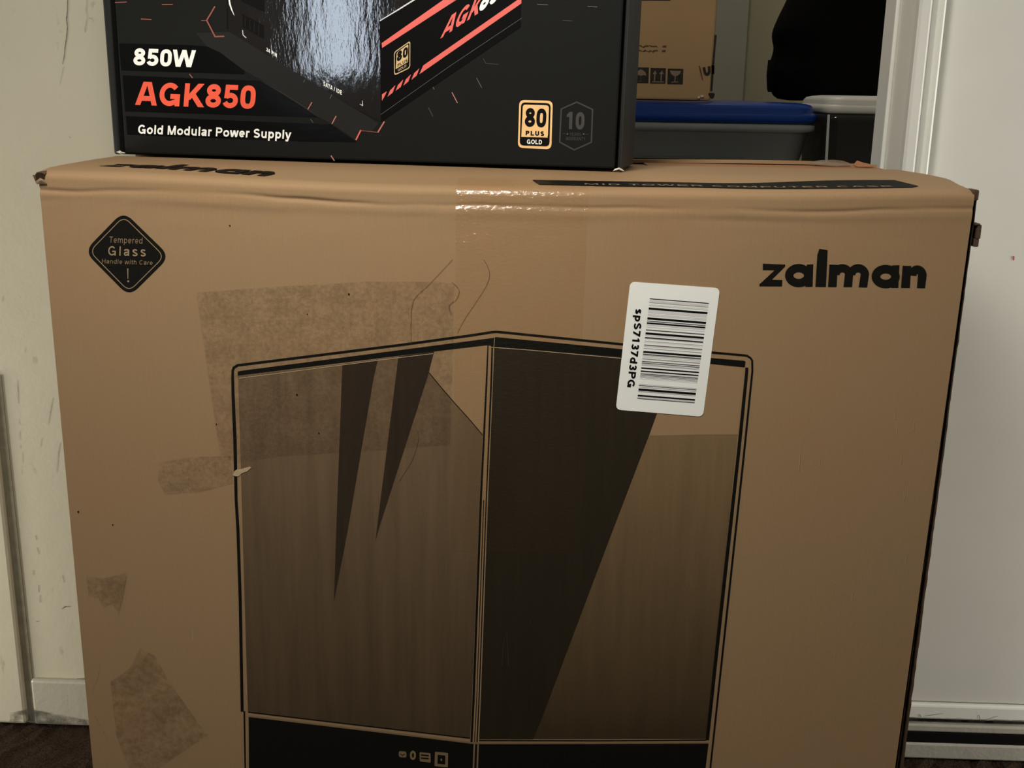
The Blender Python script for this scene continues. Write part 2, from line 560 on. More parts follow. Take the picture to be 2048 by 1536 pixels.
# ------------------------------------------------------------------ stroke lettering (grotesque)
def glyph(ch, w):
    """returns (advance, [(kind, data)]) with cap height 1; L = polyline of weight w, P = polygon"""
    h = w / 2
    T, B = 1 - h, h
    xh = 0.74
    X = xh - h
    L = lambda *p: ('L', list(p))
    C = lambda pts: ('C', pts)

    def V(x0, y0, x1, y1, ww=None):
        k = (ww or w * 1.08) / 2
        return ('P', [(x0 - k, y0), (x0 + k, y0), (x1 + k, y1), (x1 - k, y1)])

    def ell(cx, cy, rx, ry):
        return C(arc(cx, cy, rx, ry, 0, 345, 23))

    def bowl(l, r, b, t, rad):
        return roundp([(l, b), (r, b), (r, t), (l, t)], rad, 5)

    if ch == ' ': return 0.36, []
    if ch == 'A': return 1.0, [V(0.13, 0, 0.43, 1), V(0.87, 0, 0.57, 1), L((0.27, 0.29), (0.73, 0.29))]
    if ch == 'C': return 1.0, [('L', arc(0.50, 0.5, 0.43 - h, 0.5 - h, 42, 318, 22))]
    if ch == 'D': return 0.98, [L((0.10 + h, 0), (0.10 + h, 1)), ('L', [(0.10, T), (0.45, T)] + arc(0.45, 0.5, 0.46 - h, 0.5 - h, 90, -90, 16) + [(0.10, B)])]
    if ch == 'E': return 0.92, [L((0.10 + h, 0), (0.10 + h, 1)), L((0.10, T), (0.85, T)), L((0.10, 0.52), (0.80, 0.52)), L((0.10, B), (0.87, B))]
    if ch == 'G': return 1.08, [('L', arc(0.53, 0.5, 0.46 - h, 0.5 - h, 40, 300, 20) + [(0.99 - h, 0.20)]), L((0.99 - h, 0.0), (0.99 - h, 0.52)), L((0.99, 0.52 - h), (0.56, 0.52 - h))]
    if ch == 'H': return 1.0, [L((0.10 + h, 0), (0.10 + h, 1)), L((0.90 - h, 0), (0.90 - h, 1)), L((0.1, 0.52), (0.9, 0.52))]
    if ch == 'I': return 0.39, [L((0.195, 0), (0.195, 1))]
    if ch == 'K': return 1.02, [L((0.10 + h, 0), (0.10 + h, 1)), V(0.24, 0.30, 0.83, 1, w * 1.3), V(0.88, 0, 0.46, 0.56, w * 1.3)]
    if ch == 'L': return 0.85, [L((0.10 + h, 0), (0.10 + h, 1)), L((0.10, B), (0.81, B))]
    if ch == 'M': return 1.18, [L((0.09 + h, 0), (0.09 + h, 1)), L((1.09 - h, 0), (1.09 - h, 1)), V(0.59, 0, 0.09 + w * 0.56, 1), V(0.59, 0, 1.09 - w * 0.56, 1)]
    if ch == 'N': return 1.0, [L((0.10 + h, 0), (0.10 + h, 1)), L((0.90 - h, 0), (0.90 - h, 1)), V(0.90 - w * 0.6, 0, 0.10 + w * 0.6, 1, w * 1.2)]
    if ch == 'O': return 1.08, [ell(0.54, 0.5, 0.47 - h, 0.5 - h)]
    if ch == 'P': return 0.93, [L((0.10 + h, 0), (0.10 + h, 1)), ('L', [(0.10, T), (0.55, T)] + arc(0.55, 0.69, 0.33 - h, 0.31 - h, 90, -90, 12) + [(0.10, 0.38 + h)])]
    if ch == 'R': return 1.0, [L((0.10 + h, 0), (0.10 + h, 1)), ('L', [(0.10, T), (0.58, T)] + arc(0.58, 0.70, 0.33 - h, 0.30 - h, 90, -90, 12) + [(0.10, 0.40 + h)]), V(0.86, 0, 0.62, 0.45)]
    if ch == 'S': return 0.93, [('L', arc(0.465, 0.725 - h * 0.15, 0.37 - h, 0.275 - h * 0.85, 25, 255, 14) + arc(0.465, 0.275 + h * 0.15, 0.40 - h, 0.275 - h * 0.85, 75, -155, 14))]
    if ch == 'T': return 0.85, [L((0.425, 0), (0.425, 1)), L((0.03, T), (0.82, T))]
    if ch == 'U': return 1.0, [('L', [(0.09 + h, 1), (0.09 + h, 0.38)] + arc(0.5, 0.38, 0.41 - h, 0.38 - h, 180, 360, 14) + [(0.91 - h, 1)])]
    if ch == 'W': return 1.32, [V(0.33, 0, 0.11, 1), V(0.36, 0, 0.66, 1), V(0.96, 0, 0.66, 1), V(0.99, 0, 1.21, 1)]
    if ch == 'Y': return 0.93, [V(0.465, 0.40, 0.12, 1), V(0.465, 0.40, 0.81, 1), L((0.465, 0), (0.465, 0.45))]
    if ch == '0': return 0.77, [C(roundp([(0.05 + h, B), (0.72 - h, B), (0.72 - h, T), (0.05 + h, T)], 0.30, 7))]
    if ch == '1': return 0.77, [L((0.44, 0), (0.44, 1)), ('P', [(0.13, 0.69), (0.13, 0.83), (0.34, 1.0), (0.44, 1.0), (0.44, 0.69)])]
    if ch == '2': return 0.77, [('L', arc(0.38, 0.69, 0.33 - h, 0.31 - h, 175, -30, 12) + [(0.10, B)]), L((0.05, B), (0.72, B))]
    if ch == '3': return 0.77, [('L', arc(0.375, 0.735, 0.30 - h * 0.9, 0.265 - h * 0.9, 165, -80, 14)), ('L', arc(0.375, 0.285, 0.335 - h, 0.285 - h * 0.9, 85, -165, 14)), L((0.28, 0.52), (0.42, 0.52))]
    if ch == '4': return 0.77, [L((0.55, 0), (0.55, 1)), L((0.03, 0.26 + h * .2), (0.74, 0.26 + h * .2)), V(0.12, 0.26, 0.50, 1)]
    if ch == '5': return 0.77, [L((0.16, T), (0.68, T)), V(0.09 + h, 0.42, 0.13 + h, 1, w * .95), ('L', arc(0.37, 0.33, 0.35 - h, 0.33 - h, 140, -160, 16))]
    if ch == '7': return 0.77, [L((0.05, T), (0.72, T)), V(0.26, 0, 0.60, 0.92, w * 1.1)]
    if ch == '8': return 0.77, [ell(0.385, 0.745 - h * 0.1, 0.31 - h, 0.255 - h * 0.85), ell(0.385, 0.28 + h * 0.1, 0.345 - h, 0.28 - h * 0.9)]
    if ch == '/': return 0.5, [V(0.10, 0, 0.40, 1, w)]
    if ch == '!': return 0.4, [L((0.2, 0.27), (0.2, 1)), L((0.2, 0), (0.2, 0.16))]
    if ch == '.': return 0.39, [L((0.195, 0), (0.195, w))]
    if ch == 'a': return 0.77, [('L', arc(0.34, xh - 0.25, 0.32 - h, 0.25 - h, 160, 60, 7) + arc(0.68 - h - 0.14, xh - 0.19, 0.14, 0.19 - h, 60, 0, 5) + [(0.68 - h, 0)]), ('L', [(0.68 - h, 0.42)] + arc(0.30, 0.215, 0.25 - h, 0.215 - h, 95, 290, 12) + [(0.66 - h, 0.2)])]
    if ch == 'd': return 0.84, [L((0.75 - h, 0), (0.75 - h, 1)), ell(0.40, xh / 2, 0.35 - h, xh / 2 - h)]
    if ch == 'e': return 0.77, [('L', [(0.09, xh / 2 - .01), (0.72 - h, xh / 2 - .01)] + arc(0.385, xh / 2, 0.345 - h, xh / 2 - h, 5, 318, 20))]
    if ch == 'h': return 0.84, [L((0.09 + h, 0), (0.09 + h, 1)), ('L', arc(0.42, xh - 0.30, 0.33 - h, 0.30 - h, 180, 0, 12) + [(0.75 - h, 0)])]
    if ch == 'i': return 0.39, [L((0.195, 0), (0.195, xh)), L((0.195, 0.86), (0.195, 1))]
    if ch == 'l': return 0.39, [L((0.195, 0), (0.195, 1))]
    if ch == 'm': return 1.22, [L((0.08 + h, 0), (0.08 + h, xh)), ('L', arc(0.36, xh - 0.26, 0.28 - h * .55, 0.26 - h, 180, 0, 12) + [(0.64 - h * .55, 0)]), ('L', arc(0.87, xh - 0.26, 0.27 - h * .9, 0.26 - h, 180, 0, 12) + [(1.14 - h * .9, 0)])]
    if ch == 'n': return 0.84, [L((0.09 + h, 0), (0.09 + h, xh)), ('L', arc(0.42, xh - 0.30, 0.33 - h, 0.30 - h, 180, 0, 12) + [(0.75 - h, 0)])]
    if ch == 'o': return 0.84, [ell(0.42, xh / 2, 0.37 - h, xh / 2 - h)]
    if ch == 'p': return 0.84, [L((0.09 + h, -0.28), (0.09 + h, xh)), ell(0.44, xh / 2, 0.35 - h, xh / 2 - h)]
    if ch == 'r': return 0.54, [L((0.09 + h, 0), (0.09 + h, xh)), ('L', [(0.09 + h, xh - .33)] + arc(0.42, xh - 0.27, 0.33 - h, 0.27 - h, 165, 80, 8) + [(0.52, X)])]
    if ch == 's': return 0.76, [('L', arc(0.38, xh * 0.735, 0.30 - h, xh * 0.265 - h * .8, 20, 255, 12) + arc(0.38, xh * 0.265, 0.33 - h, xh * 0.265 - h * .8, 75, -160, 12))]
    if ch == 't': return 0.46, [('L', [(0.22, 0.95), (0.22, 0.2)] + arc(0.22 + 0.12, 0.2, 0.12, 0.2 - h, 180, 280, 6)), L((0.02, X), (0.42, X))]
    if ch == 'u': return 0.84, [L((0.75 - h, 0), (0.75 - h, xh)), ('L', [(0.09 + h, xh)] + arc(0.42, 0.30, 0.33 - h, 0.30 - h, 180, 360, 12))]
    if ch == 'w': return 1.08, [V(0.28, 0, 0.10, xh), V(0.31, 0, 0.54, xh), V(0.77, 0, 0.54, xh), V(0.80, 0, 0.98, xh)]
    if ch == 'y': return 0.77, [V(0.39, 0, 0.11, xh), V(0.30, -0.28, 0.67, xh), L((0.10, -0.27 + h), (0.30, -0.27 + h))]
    return 0.5, []


def layout(s, w, track=0.0, sq=1.0):
    x = 0.0
    out = []
    for ch in s:
        adv, gs = glyph(ch, w)
        for k, d in gs:
            if k == 'P':
                vs, fs = [Vector(q) for q in d], [tuple(range(len(d)))]
            else:
                vs, fs = strip2d(d, w, k == 'C')
            out.append(([Vector((x + q[0] * sq, q[1])) for q in vs], fs))
        x += adv * sq + track
    return out, x - track


def logo_shapes():
    """the geometric logo, in its own units (measured on a 3.483x view)"""
    out = []
    P = lambda pts: out.append(([Vector(q) for q in pts], [tuple(range(len(pts)))]))
    R = lambda cx, cy, rx, ry, w, a0=0, a1=345, c=True, n=30: out.append(strip2d(arc(cx, cy, rx, ry, a0, a1, n), w, c))
    P([(228, 722), (384, 728), (384, 742), (318, 768), (228, 768)])
    P([(384, 728), (384, 742), (290, 836), (205, 880), (205, 866), (310, 768)])
    P([(205, 880), (205, 862), (285, 834), (364, 836), (362, 881)])
    R(478, 805, 66, 52, 58)
    P([(535, 728), (580, 726), (575, 884), (525, 884)])
    P([(622, 618), (680, 628), (668, 885), (594, 884), (608, 660)])
    P([(692, 728), (750, 730), (742, 886), (682, 885)])
    R(782, 800, 48, 46, 58, 180, 360, False, 16)
    P([(800, 795), (858, 795), (850, 886), (790, 886)])
    R(892, 800, 48, 46, 58, 180, 360, False, 16)
    P([(910, 795), (968, 795), (955, 889), (896, 887)])
    R(1084, 812, 68, 52, 60)
    P([(1128, 734), (1180, 732), (1172, 891), (1122, 891)])
    P([(1202, 736), (1262, 738), (1252, 892), (1190, 891)])
    R(1304, 806, 36, 42, 60, 180, 360, False, 16)
    P([(1308, 800), (1370, 800), (1358, 894), (1302, 893)])
    return out


HB = CH - 0.048                                # top of the kraft carton
PA = Vector((-0.2830, 0.1385, HB))             # front lower edge of the black carton
PBv = on_z(1243, 345, HB)
pe = (PBv - PA); pe.z = 0; PLEN = pe.length; pe.normalize()
pn_ = Vector((pe.y, -pe.x, 0))                 # out of its front face


def mirrored(px, py):
    """where a ray glancing off the black carton meets the wall behind the viewer"""
    p = hit(px, py, PA, pn_)
    d = ray(px, py).normalized()
    r = d - 2 * d.dot(pn_) * pn_
    return p + r * ((-3.2 - p.y) / r.y)


WINX, WINZ = mirrored(672, 100).x, mirrored(672, 158).z
# ================================================================== ROOM
WS = -0.0266                                   # the wall runs slightly askew to the carton
WY = 0.2670
we = Vector((1, WS, 0)).normalized()
wn = Vector((WS, -1, 0)).normalized()          # towards the room
W0 = Vector((0, WY, 0))


def wp(v):
    """(along, out into the room, up) -> world"""
    return W0 + we * v[0] + wn * v[1] + Vector((0, 0, v[2]))


def wall_px(px, py, out=0.0):
    q = hit(px, py, W0 + wn * out, wn) - W0
    return q.dot(we), q.z


T_open_l = -0.10
T_jamb = wall_px(1829, 0)[0]
T_case = wall_px(1884, 0)[0]

# floor: carpet through the room and into the closet
mb = MB()
NX, NY = 150, 60
fx0, fx1, fy0, fy1 = -0.75, 0.75, -0.35, 0.30
vs = []
for j in range(NY + 1):
    for i in range(NX + 1):
        x = fx0 + (fx1 - fx0) * i / NX
        y = fy0 + (fy1 - fy0) * j / NY
        edge = 0 if i in (0, NX) or j in (0, NY) else 1
        vs.append((x, y, -0.004 * edge + edge * 0.0035 * mnoise.noise(Vector((x * 90, y * 90, 0)))))
mb.add(vs, [(j * (NX + 1) + i, j * (NX + 1) + i + 1, (j + 1) * (NX + 1) + i + 1, (j + 1) * (NX + 1) + i)
            for j in range(NY) for i in range(NX)])
for a in ((-3.2, fx0, -3.3, 1.85), (fx1, 2.1, -3.3, 1.85), (fx0, fx1, -3.3, fy0), (fx0, fx1, fy1, 1.85)):
    mb.add([(a[0], a[2], 0), (a[1], a[2], 0), (a[1], a[3], 0), (a[0], a[3], 0)], [(0, 1, 2, 3)])
fl = mb.build('floor', [M_carpet])
tag(fl, 'dark brown carpet floor below the cream wall and the white door', 'floor', kind='structure')

ce = MB(); ce.box(-3.2, 2.1, -3.3, 1.85, 2.4, 2.45)
tag(ce.build('ceiling', [M_ceil]), kind='structure')

# left wall with casing board, gap, baseboard
g_x0, g_z0 = wall_px(55, 1340)
wl = MB()
wl.box(-3.1, T_open_l, -0.10, 0.0, 0, 2.4, 0, wp)
wl_o = wl.build('wall_left', [M_wall])
tag(wl_o, 'cream painted wall with hairline cracks left of the cartons', 'wall', kind='structure')
gt = wall_px(40, 1130)[0]
cb = MB()
cb.box(-2.0, gt - 0.006, -0.001, 0.006, 0.001, 0.335, 0, wp)
tag(cb.build('trim_1', [M_wall], bevel=0.003), kind='structure')
gv = MB()
gv.box(gt - 0.006, gt + 0.001, 0.0002, 0.0012, 0.0, 0.335, 0, wp)
gv.build('groove', [M_groove], wl_o)
bz = wall_px(110, 1362, 0.006)[1]
bb = MB()
bb.box(gt + 0.001, T_open_l - 0.02, -0.001, 0.006, 0.001, bz, 0, wp)
bo = bb.build('baseboard_left', [M_base], bevel=0.0025)
tag(bo, kind='structure')
A = Art(W0 + wn * 0.0004, wn)
A.line([(58, 1361), (90, 1362), (130, 1361), (172, 1357)], [4, 2.5, 2.2, 3], M_crack, 1)
A.build('joint_line', wl_o)
A = Art(W0 + wn * 0.0004, wn)
A.line([(135.5, -6), (135, 20), (133, 38), (135, 55), (133, 75), (130, 95), (128, 115), (125, 128)], [1.6, 2.2, 2.4, 2.0, 2.2, 1.8, 1.6, 1.2], M_crack)
A.line([(126, 135), (123, 150), (120, 168)], [1.2, 1.0, 0.6], M_crack2)
A.line([(174, -6), (172, 22), (173, 40), (170, 55), (170, 64)], [1.4, 1.6, 1.2, 2.0, 2.6], M_crack2)
A.line([(178, 35), (184, 38), (186, 45)], [1.0, 1.4, 0.8], M_crack2)
A.build('crack', wl_o)
A = Art(W0 + wn * 0.0004, wn)
for q in (((34, 760), (35, 780), (36, 808)), ((37, 838), (38, 850)), ((38, 862), (39, 880)), ((40, 890), (40.5, 897)), ((44, 905), (45, 925)),
          ((105, 795), (101, 818), (96, 848)), ((120, 885), (116, 905), (113, 945)), ((83, 875), (80, 893)),
          ((71, 1070), (73, 1080)), ((74, 1095), (78, 1108)), ((77, 1170), (77.5, 1185)), ((66, 1140), (67, 1150)),
          ((125, 1150), (128, 1165)), ((123, 1218), (130, 1213), (140, 1213)), ((80, 1190), (80, 1205)), ((72, 1243), (78, 1242)),
          ((27, 20), (28.5, 23)), ((138, 273), (142, 276)), ((50, 695), (49, 705))):
    A.line(q, [0.8] + [1.7] * (len(q) - 2) + [0.8], M_crack2 if q[0][1] < 1000 else M_crack)
A.build('chip_mark', wl_o)
gr = Art(W0 + wn * 0.0070, wn)
gr.poly([(20, 1425), (58, 1418), (172, 1440), (176, 1451), (100, 1448), (20, 1446)], M_grime)
gr.build('grime', bo)

# wall pieces hidden or above, closing the shell
ww = MB(); ww.box(T_case + 0.82, 2.1, -0.10, 0.0, 0, 2.4, 0, wp)
tag(ww.build('wall_right', [M_wall]), kind='structure')
ww = MB(); ww.box(T_open_l, T_case + 0.82, -0.10, 0.0, 2.06, 2.4, 0, wp)
tag(ww.build('wall_lintel', [M_wall]), kind='structure')

# jamb of the closet opening and its moulded casing
jd = 0.066
jb = MB()
jb.box(T_jamb, T_jamb + 0.012, -jd, 0.006, 0, 2.05, 0, wp)
jb.box(T_jamb - 0.0035, T_jamb, -jd + 0.002, -0.034, 0, 2.05, 1, wp)
jb_o = jb.build('trim_2', [M_jamb, M_trim], bevel=0.0012)
tag(jb_o, 'pale stained door jamb between dark closet opening and white door', 'jamb', kind='structure')
prof = [(0.0, -0.001), (0.0, 0.007), (0.002, 0.0092), (0.007, 0.0098), (0.0085, 0.0100), (0.0098, 0.0088), (0.0115, 0.0062),
        (0.0165, 0.0052), (0.0180, 0.0056), (0.0188, 0.0085), (0.0205, 0.0095), (0.0222, 0.0085), (0.0230, 0.0050), (0.0235, -0.001)]
sc = (T_case - T_jamb) / 0.0235
pv = []
for z in (0.014, 2.06):
    pv += [wp((T_jamb + p[0] * sc, p[1] + 0.006, z)) for p in prof]
n = len(prof)
cs = mesh('trim_3', pv, [(i, i + 1, n + i + 1, n + i) for i in range(n - 1)] + [tuple(range(n)), tuple(range(2 * n - 1, n - 1, -1))], [M_trim])
tag(cs, 'glossy white moulded door casing strip right of the closet opening', 'casing', kind='structure')

# white door with sweep and threshold
zd = wall_px(1900, 1405)[1]
d_out = 0.0015
dr = MB()
dr.box(T_case + 0.0005, T_case + 0.82, -0.04, d_out, zd + 0.0012, 2.05, 0, wp)
dr_o = dr.build('door_1', [M_door], bevel=0.001)
tag(dr_o, 'plain flush white door filling the right side', 'door', kind='structure')
s0 = wall_px(1900, 1441, 0.006)[1]
sw = MB()
sw.box(T_jamb - 0.02, T_case + 0.82, -0.035, 0.0055, s0, zd, 0, wp)
sw_o = sw.build('bottom_rail', [M_trim], dr_o, bevel=0.002)
s1 = wall_px(1900, 1448, 0.003)[1]
s2 = wall_px(1900, 1452, 0.008)[1]
s3 = wall_px(1900, 1466, 0.008)[1]
s4 = wall_px(1900, 1487, 0.010)[1]
th = MB()
th.box(T_jamb - 0.02, T_case + 0.82, -0.035, 0.0015, s3 - 0.004, s0 + 0.001, 1, wp)
th.box(T_jamb - 0.02, T_case + 0.82, -0.035, 0.0075, s3, s2, 0, wp)
th.box(T_jamb - 0.02, T_case + 0.82, -0.035, 0.0072, 0.0, s3, 1, wp)
th.box(T_jamb - 0.02, T_case + 0.82, -0.035, 0.0095, -0.002, s4 - 0.0015, 2, wp)
th_o = th.build('trim_4', [M_sill, M_dark, M_sill], bevel=0.0015)
tag(th_o, 'dirty worn threshold strip under the white door', 'threshold', kind='structure')
A = Art(W0 + wn * 0.0060, wn)
A.poly([(1815, 1434), (2060, 1441), (2060, 1449), (1815, 1444)], M_grime)
A.line([(1838, 1428), (1842, 1432), (1840, 1436)], 1.2, M_crack)
A.line([(1958, 1430), (1960, 1440)], 1.4, M_crack)
A.line([(1852, 1432), (1885, 1427)], 0.9, M_crack2)
A.line([(1972, 1440), (1996, 1432)], 0.9, M_crack2)
A.build('scuff_mark', sw_o)
A = Art(W0 + wn * (d_out + 0.0004), wn)
A.poly(roundp([(2025, 512), (2029, 512), (2028, 521), (2025, 520)], 1.5, 3), plain('red_mark', (0.42, 0.10, 0.08)))
A.build('red_mark', dr_o)

# closet behind the opening
cl = MB(); cl.box(-0.9, 1.0, 1.75, 1.80, 0, 2.4)
c_o = cl.build('wall_closet', [M_closet])
tag(c_o, 'shadowed beige closet wall behind the black garment', 'wall', kind='structure')
q0 = on_y(1438, 100, 1.75); q1 = on_y(1490, 100, 1.75)
st = MB(); st.box(q0.x - 0.1, q1.x, 1.735, 1.75, 0, 2.4)
tag(st.build('trim_5', [M_closet2], bevel=0.002), kind='structure')
cl = MB(); cl.box(-0.95, -0.9, 0.40, 1.8, 0, 2.4)
tag(cl.build('wall_closet_left', [M_closet]), kind='structure')
cl = MB(); cl.box(1.0, 1.05, 0.40, 1.8, 0, 2.4)
tag(cl.build('wall_closet_right', [M_closet]), kind='structure')

# the room behind the viewer: wall with a tall narrow window, side walls
wx, wz0, wz1, whw = WINX, WINZ, WINZ + 1.25, 0.165
bk = MB()
bk.box(-3.2, wx - whw, -3.3, -3.2, 0, 2.4)
bk.box(wx + whw, 2.1, -3.3, -3.2, 0, 2.4)
bk.box(wx - whw, wx + whw, -3.3, -3.2, 0, wz0)
bk.box(wx - whw, wx + whw, -3.3, -3.2, wz1, 2.4)
tag(bk.build('wall_back', [M_wall]), kind='structure')
sd = MB(); sd.box(-3.2, -3.1, -3.3, 0.4, 0, 2.4)
tag(sd.build('wall_side_left', [M_wall]), kind='structure')
sd = MB(); sd.box(2.0, 2.1, -3.3, 0.4, 0, 2.4)
tag(sd.build('wall_side_right', [M_wall]), kind='structure')
t = NT('bright_window_pane')
t.b.inputs['Emission Color'].default_value = (0.74, 0.85, 1.0, 1)
t.b.inputs['Emission Strength'].default_value = 6.5
t.set((0.1, 0.1, 0.1))
wi = MB()
wi.box(wx - whw, wx + whw, -3.26, -3.25, wz0, wz1, 0)
wi_o = wi.build('window_1', [t.m])
tag(wi_o, 'tall narrow daylit window in the wall behind the viewer', 'window', kind='structure')
wf = MB()
for a in ((wx - whw, wx - whw + 0.02, wz0, wz1), (wx + whw - 0.02, wx + whw, wz0, wz1), (wx - whw, wx + whw, wz0, wz0 + 0.02), (wx - whw, wx + whw, wz1 - 0.02, wz1)):
    wf.box(a[0], a[1], -3.25, -3.19, a[2], a[3])
wf.build('window_frame', [M_trim], wi_o)
ws = MB(); ws.box(wx - whw - 0.05, wx + whw + 0.05, -3.22, -3.08, wz0 - 0.03, wz0)
ws.build('window_sill', [M_trim], wi_o)

# ================================================================== BIG KRAFT CARTON
DB = 0.236
pl0 = on_y(78, 365, 0); pl1 = on_y(186, 1536, 0)
pr0 = on_y(1949, 395, 0); pr1 = on_y(1790, 1536, 0)
po0 = on_y(1958, 395, 0); po1 = on_y(1809, 1536, 0)


def xl(z): return pl0.x + (pl1.x - pl0.x) * (z - pl0.z) / (pl1.z - pl0.z)
def xr(z): return pr0.x + (pr1.x - pr0.x) * (z - pr0.z) / (pr1.z - pr0.z)
def xo(z): return po0.x + (po1.x - po0.x) * (z - po0.z) / (po1.z - po0.z)


def sm(a, b, x):
    t = max(0.0, min(1.0, (x - a) / (b - a)))
    return t * t * (3 - 2 * t)


def nz(x, s, k=0.0):
    return mnoise.noise(Vector((x * s, k, 0.37 * k)))


def top_z(u, y):
    """height of the front top flap: it sags behind the crushed front edge"""
    w = sm(0.02, 0.40, u) * (1 - 0.55 * sm(0.75, 1.0, u))
    s = 0.0046 * w * (1 - sm(0.012, 0.062, y))
    return HB - s - 0.0008 * (1 - sm(0.0, 0.02, y))


PZ = [0, .1, .2, .3, .38, .42, .45, .475, .49]


def profile(u):
    """(y, z) from the floor, up the front, over the crushed edge and back to the seam"""
    x = (u - 0.5) * 0.54
    pts = [(0.0, z) for z in PZ]
    z_e = top_z(u, 0.012)
    d1 = 0.0105 + 0.0016 * nz(x, 11, 1) + 0.0009 * nz(x, 42, 2)
    amp = 0.0006 + 0.0016 * nz(x, 13, 3)
    d2 = 0.0165 + 0.002 * nz(x, 8, 4)
    k = 0
    zz = 0.495
    zt = z_e - 0.0045
    while zz < zt - 1e-6:
        d = z_e - zz
        y = -0.0004 * math.exp(-((d - d1 - 0.004) / 0.003) ** 2)
        y += max(0.0, amp) * math.exp(-((d - d1) / 0.0011) ** 2)
        y += 0.0004 * (0.3 + 1.6 * nz(x, 9, 5)) * math.exp(-((d - d2) / 0.0022) ** 2)
        y += 0.0002 * nz(x, 30, zz * 90)
        pts.append((y, zz))
        k += 1
        zz = 0.495 + (zt - 0.495) * k / 34.0
        if k > 34: break
    for a in range(1, 8):                       # rolled edge
        t = a / 7 * math.pi / 2
        pts.append((0.010 * (1 - math.cos(t)), zt + (z_e - zt) * math.sin(t)))
    for y in (.012, .015, .018, .022, .026, .031, .037, .044, .052, .062, .08, .10, .12, .138):
        pts.append((y, top_z(u, y) + 0.0002 * nz(x, 20, y * 60)))
    return pts


NCOL = 240
cols = []
for i in range(NCOL + 1):
    u = i / NCOL
    p = profile(u)
    col = []
    for (y, z) in p:
        a, b = xl(min(z, HB)), xr(min(z, HB))
        if y > 0.0105:
            a += 0.0005 * nz(y, 60, 7) - 0.004 * sm(0, 0.06, y)
            b += 0.0008 * nz(y, 160, 8) + 0.006 * sm(0, 0.08, y) - 0.006 * sm(0.09, 0.15, y)
        col.append(Vector((a + (b - a) * u, y, z)))
    cols.append(col)
NP = min(len(c) for c in cols)
assert all(len(c) == NP for c in cols)

carton = empty('cardboard_carton', (0, 0.12, 0))
tag(carton, 'large kraft cardboard carton with printed computer case drawing standing on the carpet', 'box')
vs, fs = [], []
for c in cols: vs += c
for i in range(NCOL):
    for j in range(NP - 1):
        if i < 4 and NP - 16 - 11 < j < NP - 18:   # torn away corner
            pass
        fs.append((i * NP + j, (i + 1) * NP + j, (i + 1) * NP + j + 1, i * NP + j + 1))
mesh('front_panel', vs, fs, [M_kraft], carton, smooth=True)

# other panels
pn = MB()
zt = HB - 0.0035
xa0, xa1, xb0, xb1 = xl(0), xl(zt), xr(0), xr(zt)
pn.add([(xa0, .0005, 0), (xa0, DB, 0), (xa1 - .003, DB, zt), (xa1 - .003, .02, zt), (xa1, .006, HB - .012), (xa1, .0005, HB - .016)], [(0, 1, 2, 3, 4, 5)])
pn.build('left_panel', [M_kraft], carton)
pn = MB()
pn.add([(xa0, DB, 0), (xb0, DB, 0), (xb1, DB, zt), (xa1 - .003, DB, zt)], [(0, 1, 2, 3)])
pn.build('back_panel', [M_kraft], carton)
pn = MB()
pn.add([(xa0, 0, 0.0005), (xb0, 0, 0.0005), (xb0, DB, 0.0005), (xa0, DB, 0.0005)], [(0, 1, 2, 3)])
pn.build('bottom_panel', [M_kraft], carton)
# inner flap seen in the seam
pn = MB()
pn.box(xa1 + .004, xb1 - .004, .130, .200, HB - .0045, HB - .0015)
pn.box(0.092, xb1 - .006, .1405, .190, HB - .0030, HB - .0003)
pn.build('inner_flap', [M_liner], carton)
# raised rear top flap
vs, fs = [], []
NR = 60
for k, (y, dz) in enumerate(((.160, .0012), (.170, .0010), (.19, 0.0), (.215, -.0020), (DB, -.0035), (DB, -.006), (.215, -.0045), (.19, -.0024), (.170, -.0014), (.160, -.0012))):
    for i in range(NR + 1):
        u = i / NR
        w = sm(0.45, 0.85, u) * (1 - 0.6 * sm(0.9, 1.0, u))
        f = 1 - sm(.16, .22, y)
        vs.append((xa1 - .002 + (xb1 - xa1 - .002 + 0.004 * nz(y, 90, 3)) * u, y + 0.014 * f - 0.004 * f * nz(u, 5, 2), HB - .0002 + dz + f * (-0.0012 + 0.0030 * w)))
K = 10
for k in range(K):
    for i in range(NR):
        fs.append((k * (NR + 1) + i, k * (NR + 1) + i + 1, ((k + 1) % K) * (NR + 1) + i + 1, ((k + 1) % K) * (NR + 1) + i))
mesh('rear_flap', vs, fs, [M_kraft], carton)


def crumple(name, pts, m, parent, th=0.0006):
    """small torn scrap: a fan of facets given in world points, with thickness"""
    c = sum((Vector(p) for p in pts), Vector()) / len(pts)
    n0 = (Vector(pts[1]) - c).cross(Vector(pts[0]) - c).normalized()
    c = c + Vector((0, -0.0012, 0.0008))
    vs = [Vector(p) for p in pts] + [c]
    fs = [(i, (i + 1) % len(pts), len(pts)) for i in range(len(pts))]
    o = mesh(name, vs, fs, [m], parent)
    so = o.modifiers.new('solid', 'SOLIDIFY')
    so.thickness = th
    return o


# torn pieces where the seam meets the right side
crumple('torn_scrap', [on_y(1706, 330, .165), on_y(1714, 321, .167), on_y(1728, 325.5, .165), on_y(1746, 329.5, .160), on_y(1747, 333, .155), on_y(1716, 333, .158)], M_liner, carton)
vs = []
for (a, b, y) in ((1618, 324, .166), (1642, 320, .170), (1668, 319.5, .172), (1686, 321.5, .172), (1699, 326, .168), (1701, 330, .162), (1672, 331.5, .158), (1636, 328.5, .160)):
    vs.append(on_y(a, b, y))
crumple('crumpled_tape', vs, M_tape2, carton)

# raw corrugated edge of the side panel
lay = MB()
NZ = 120
zs = [zt * 1.0 * i / NZ for i in range(NZ + 1)]


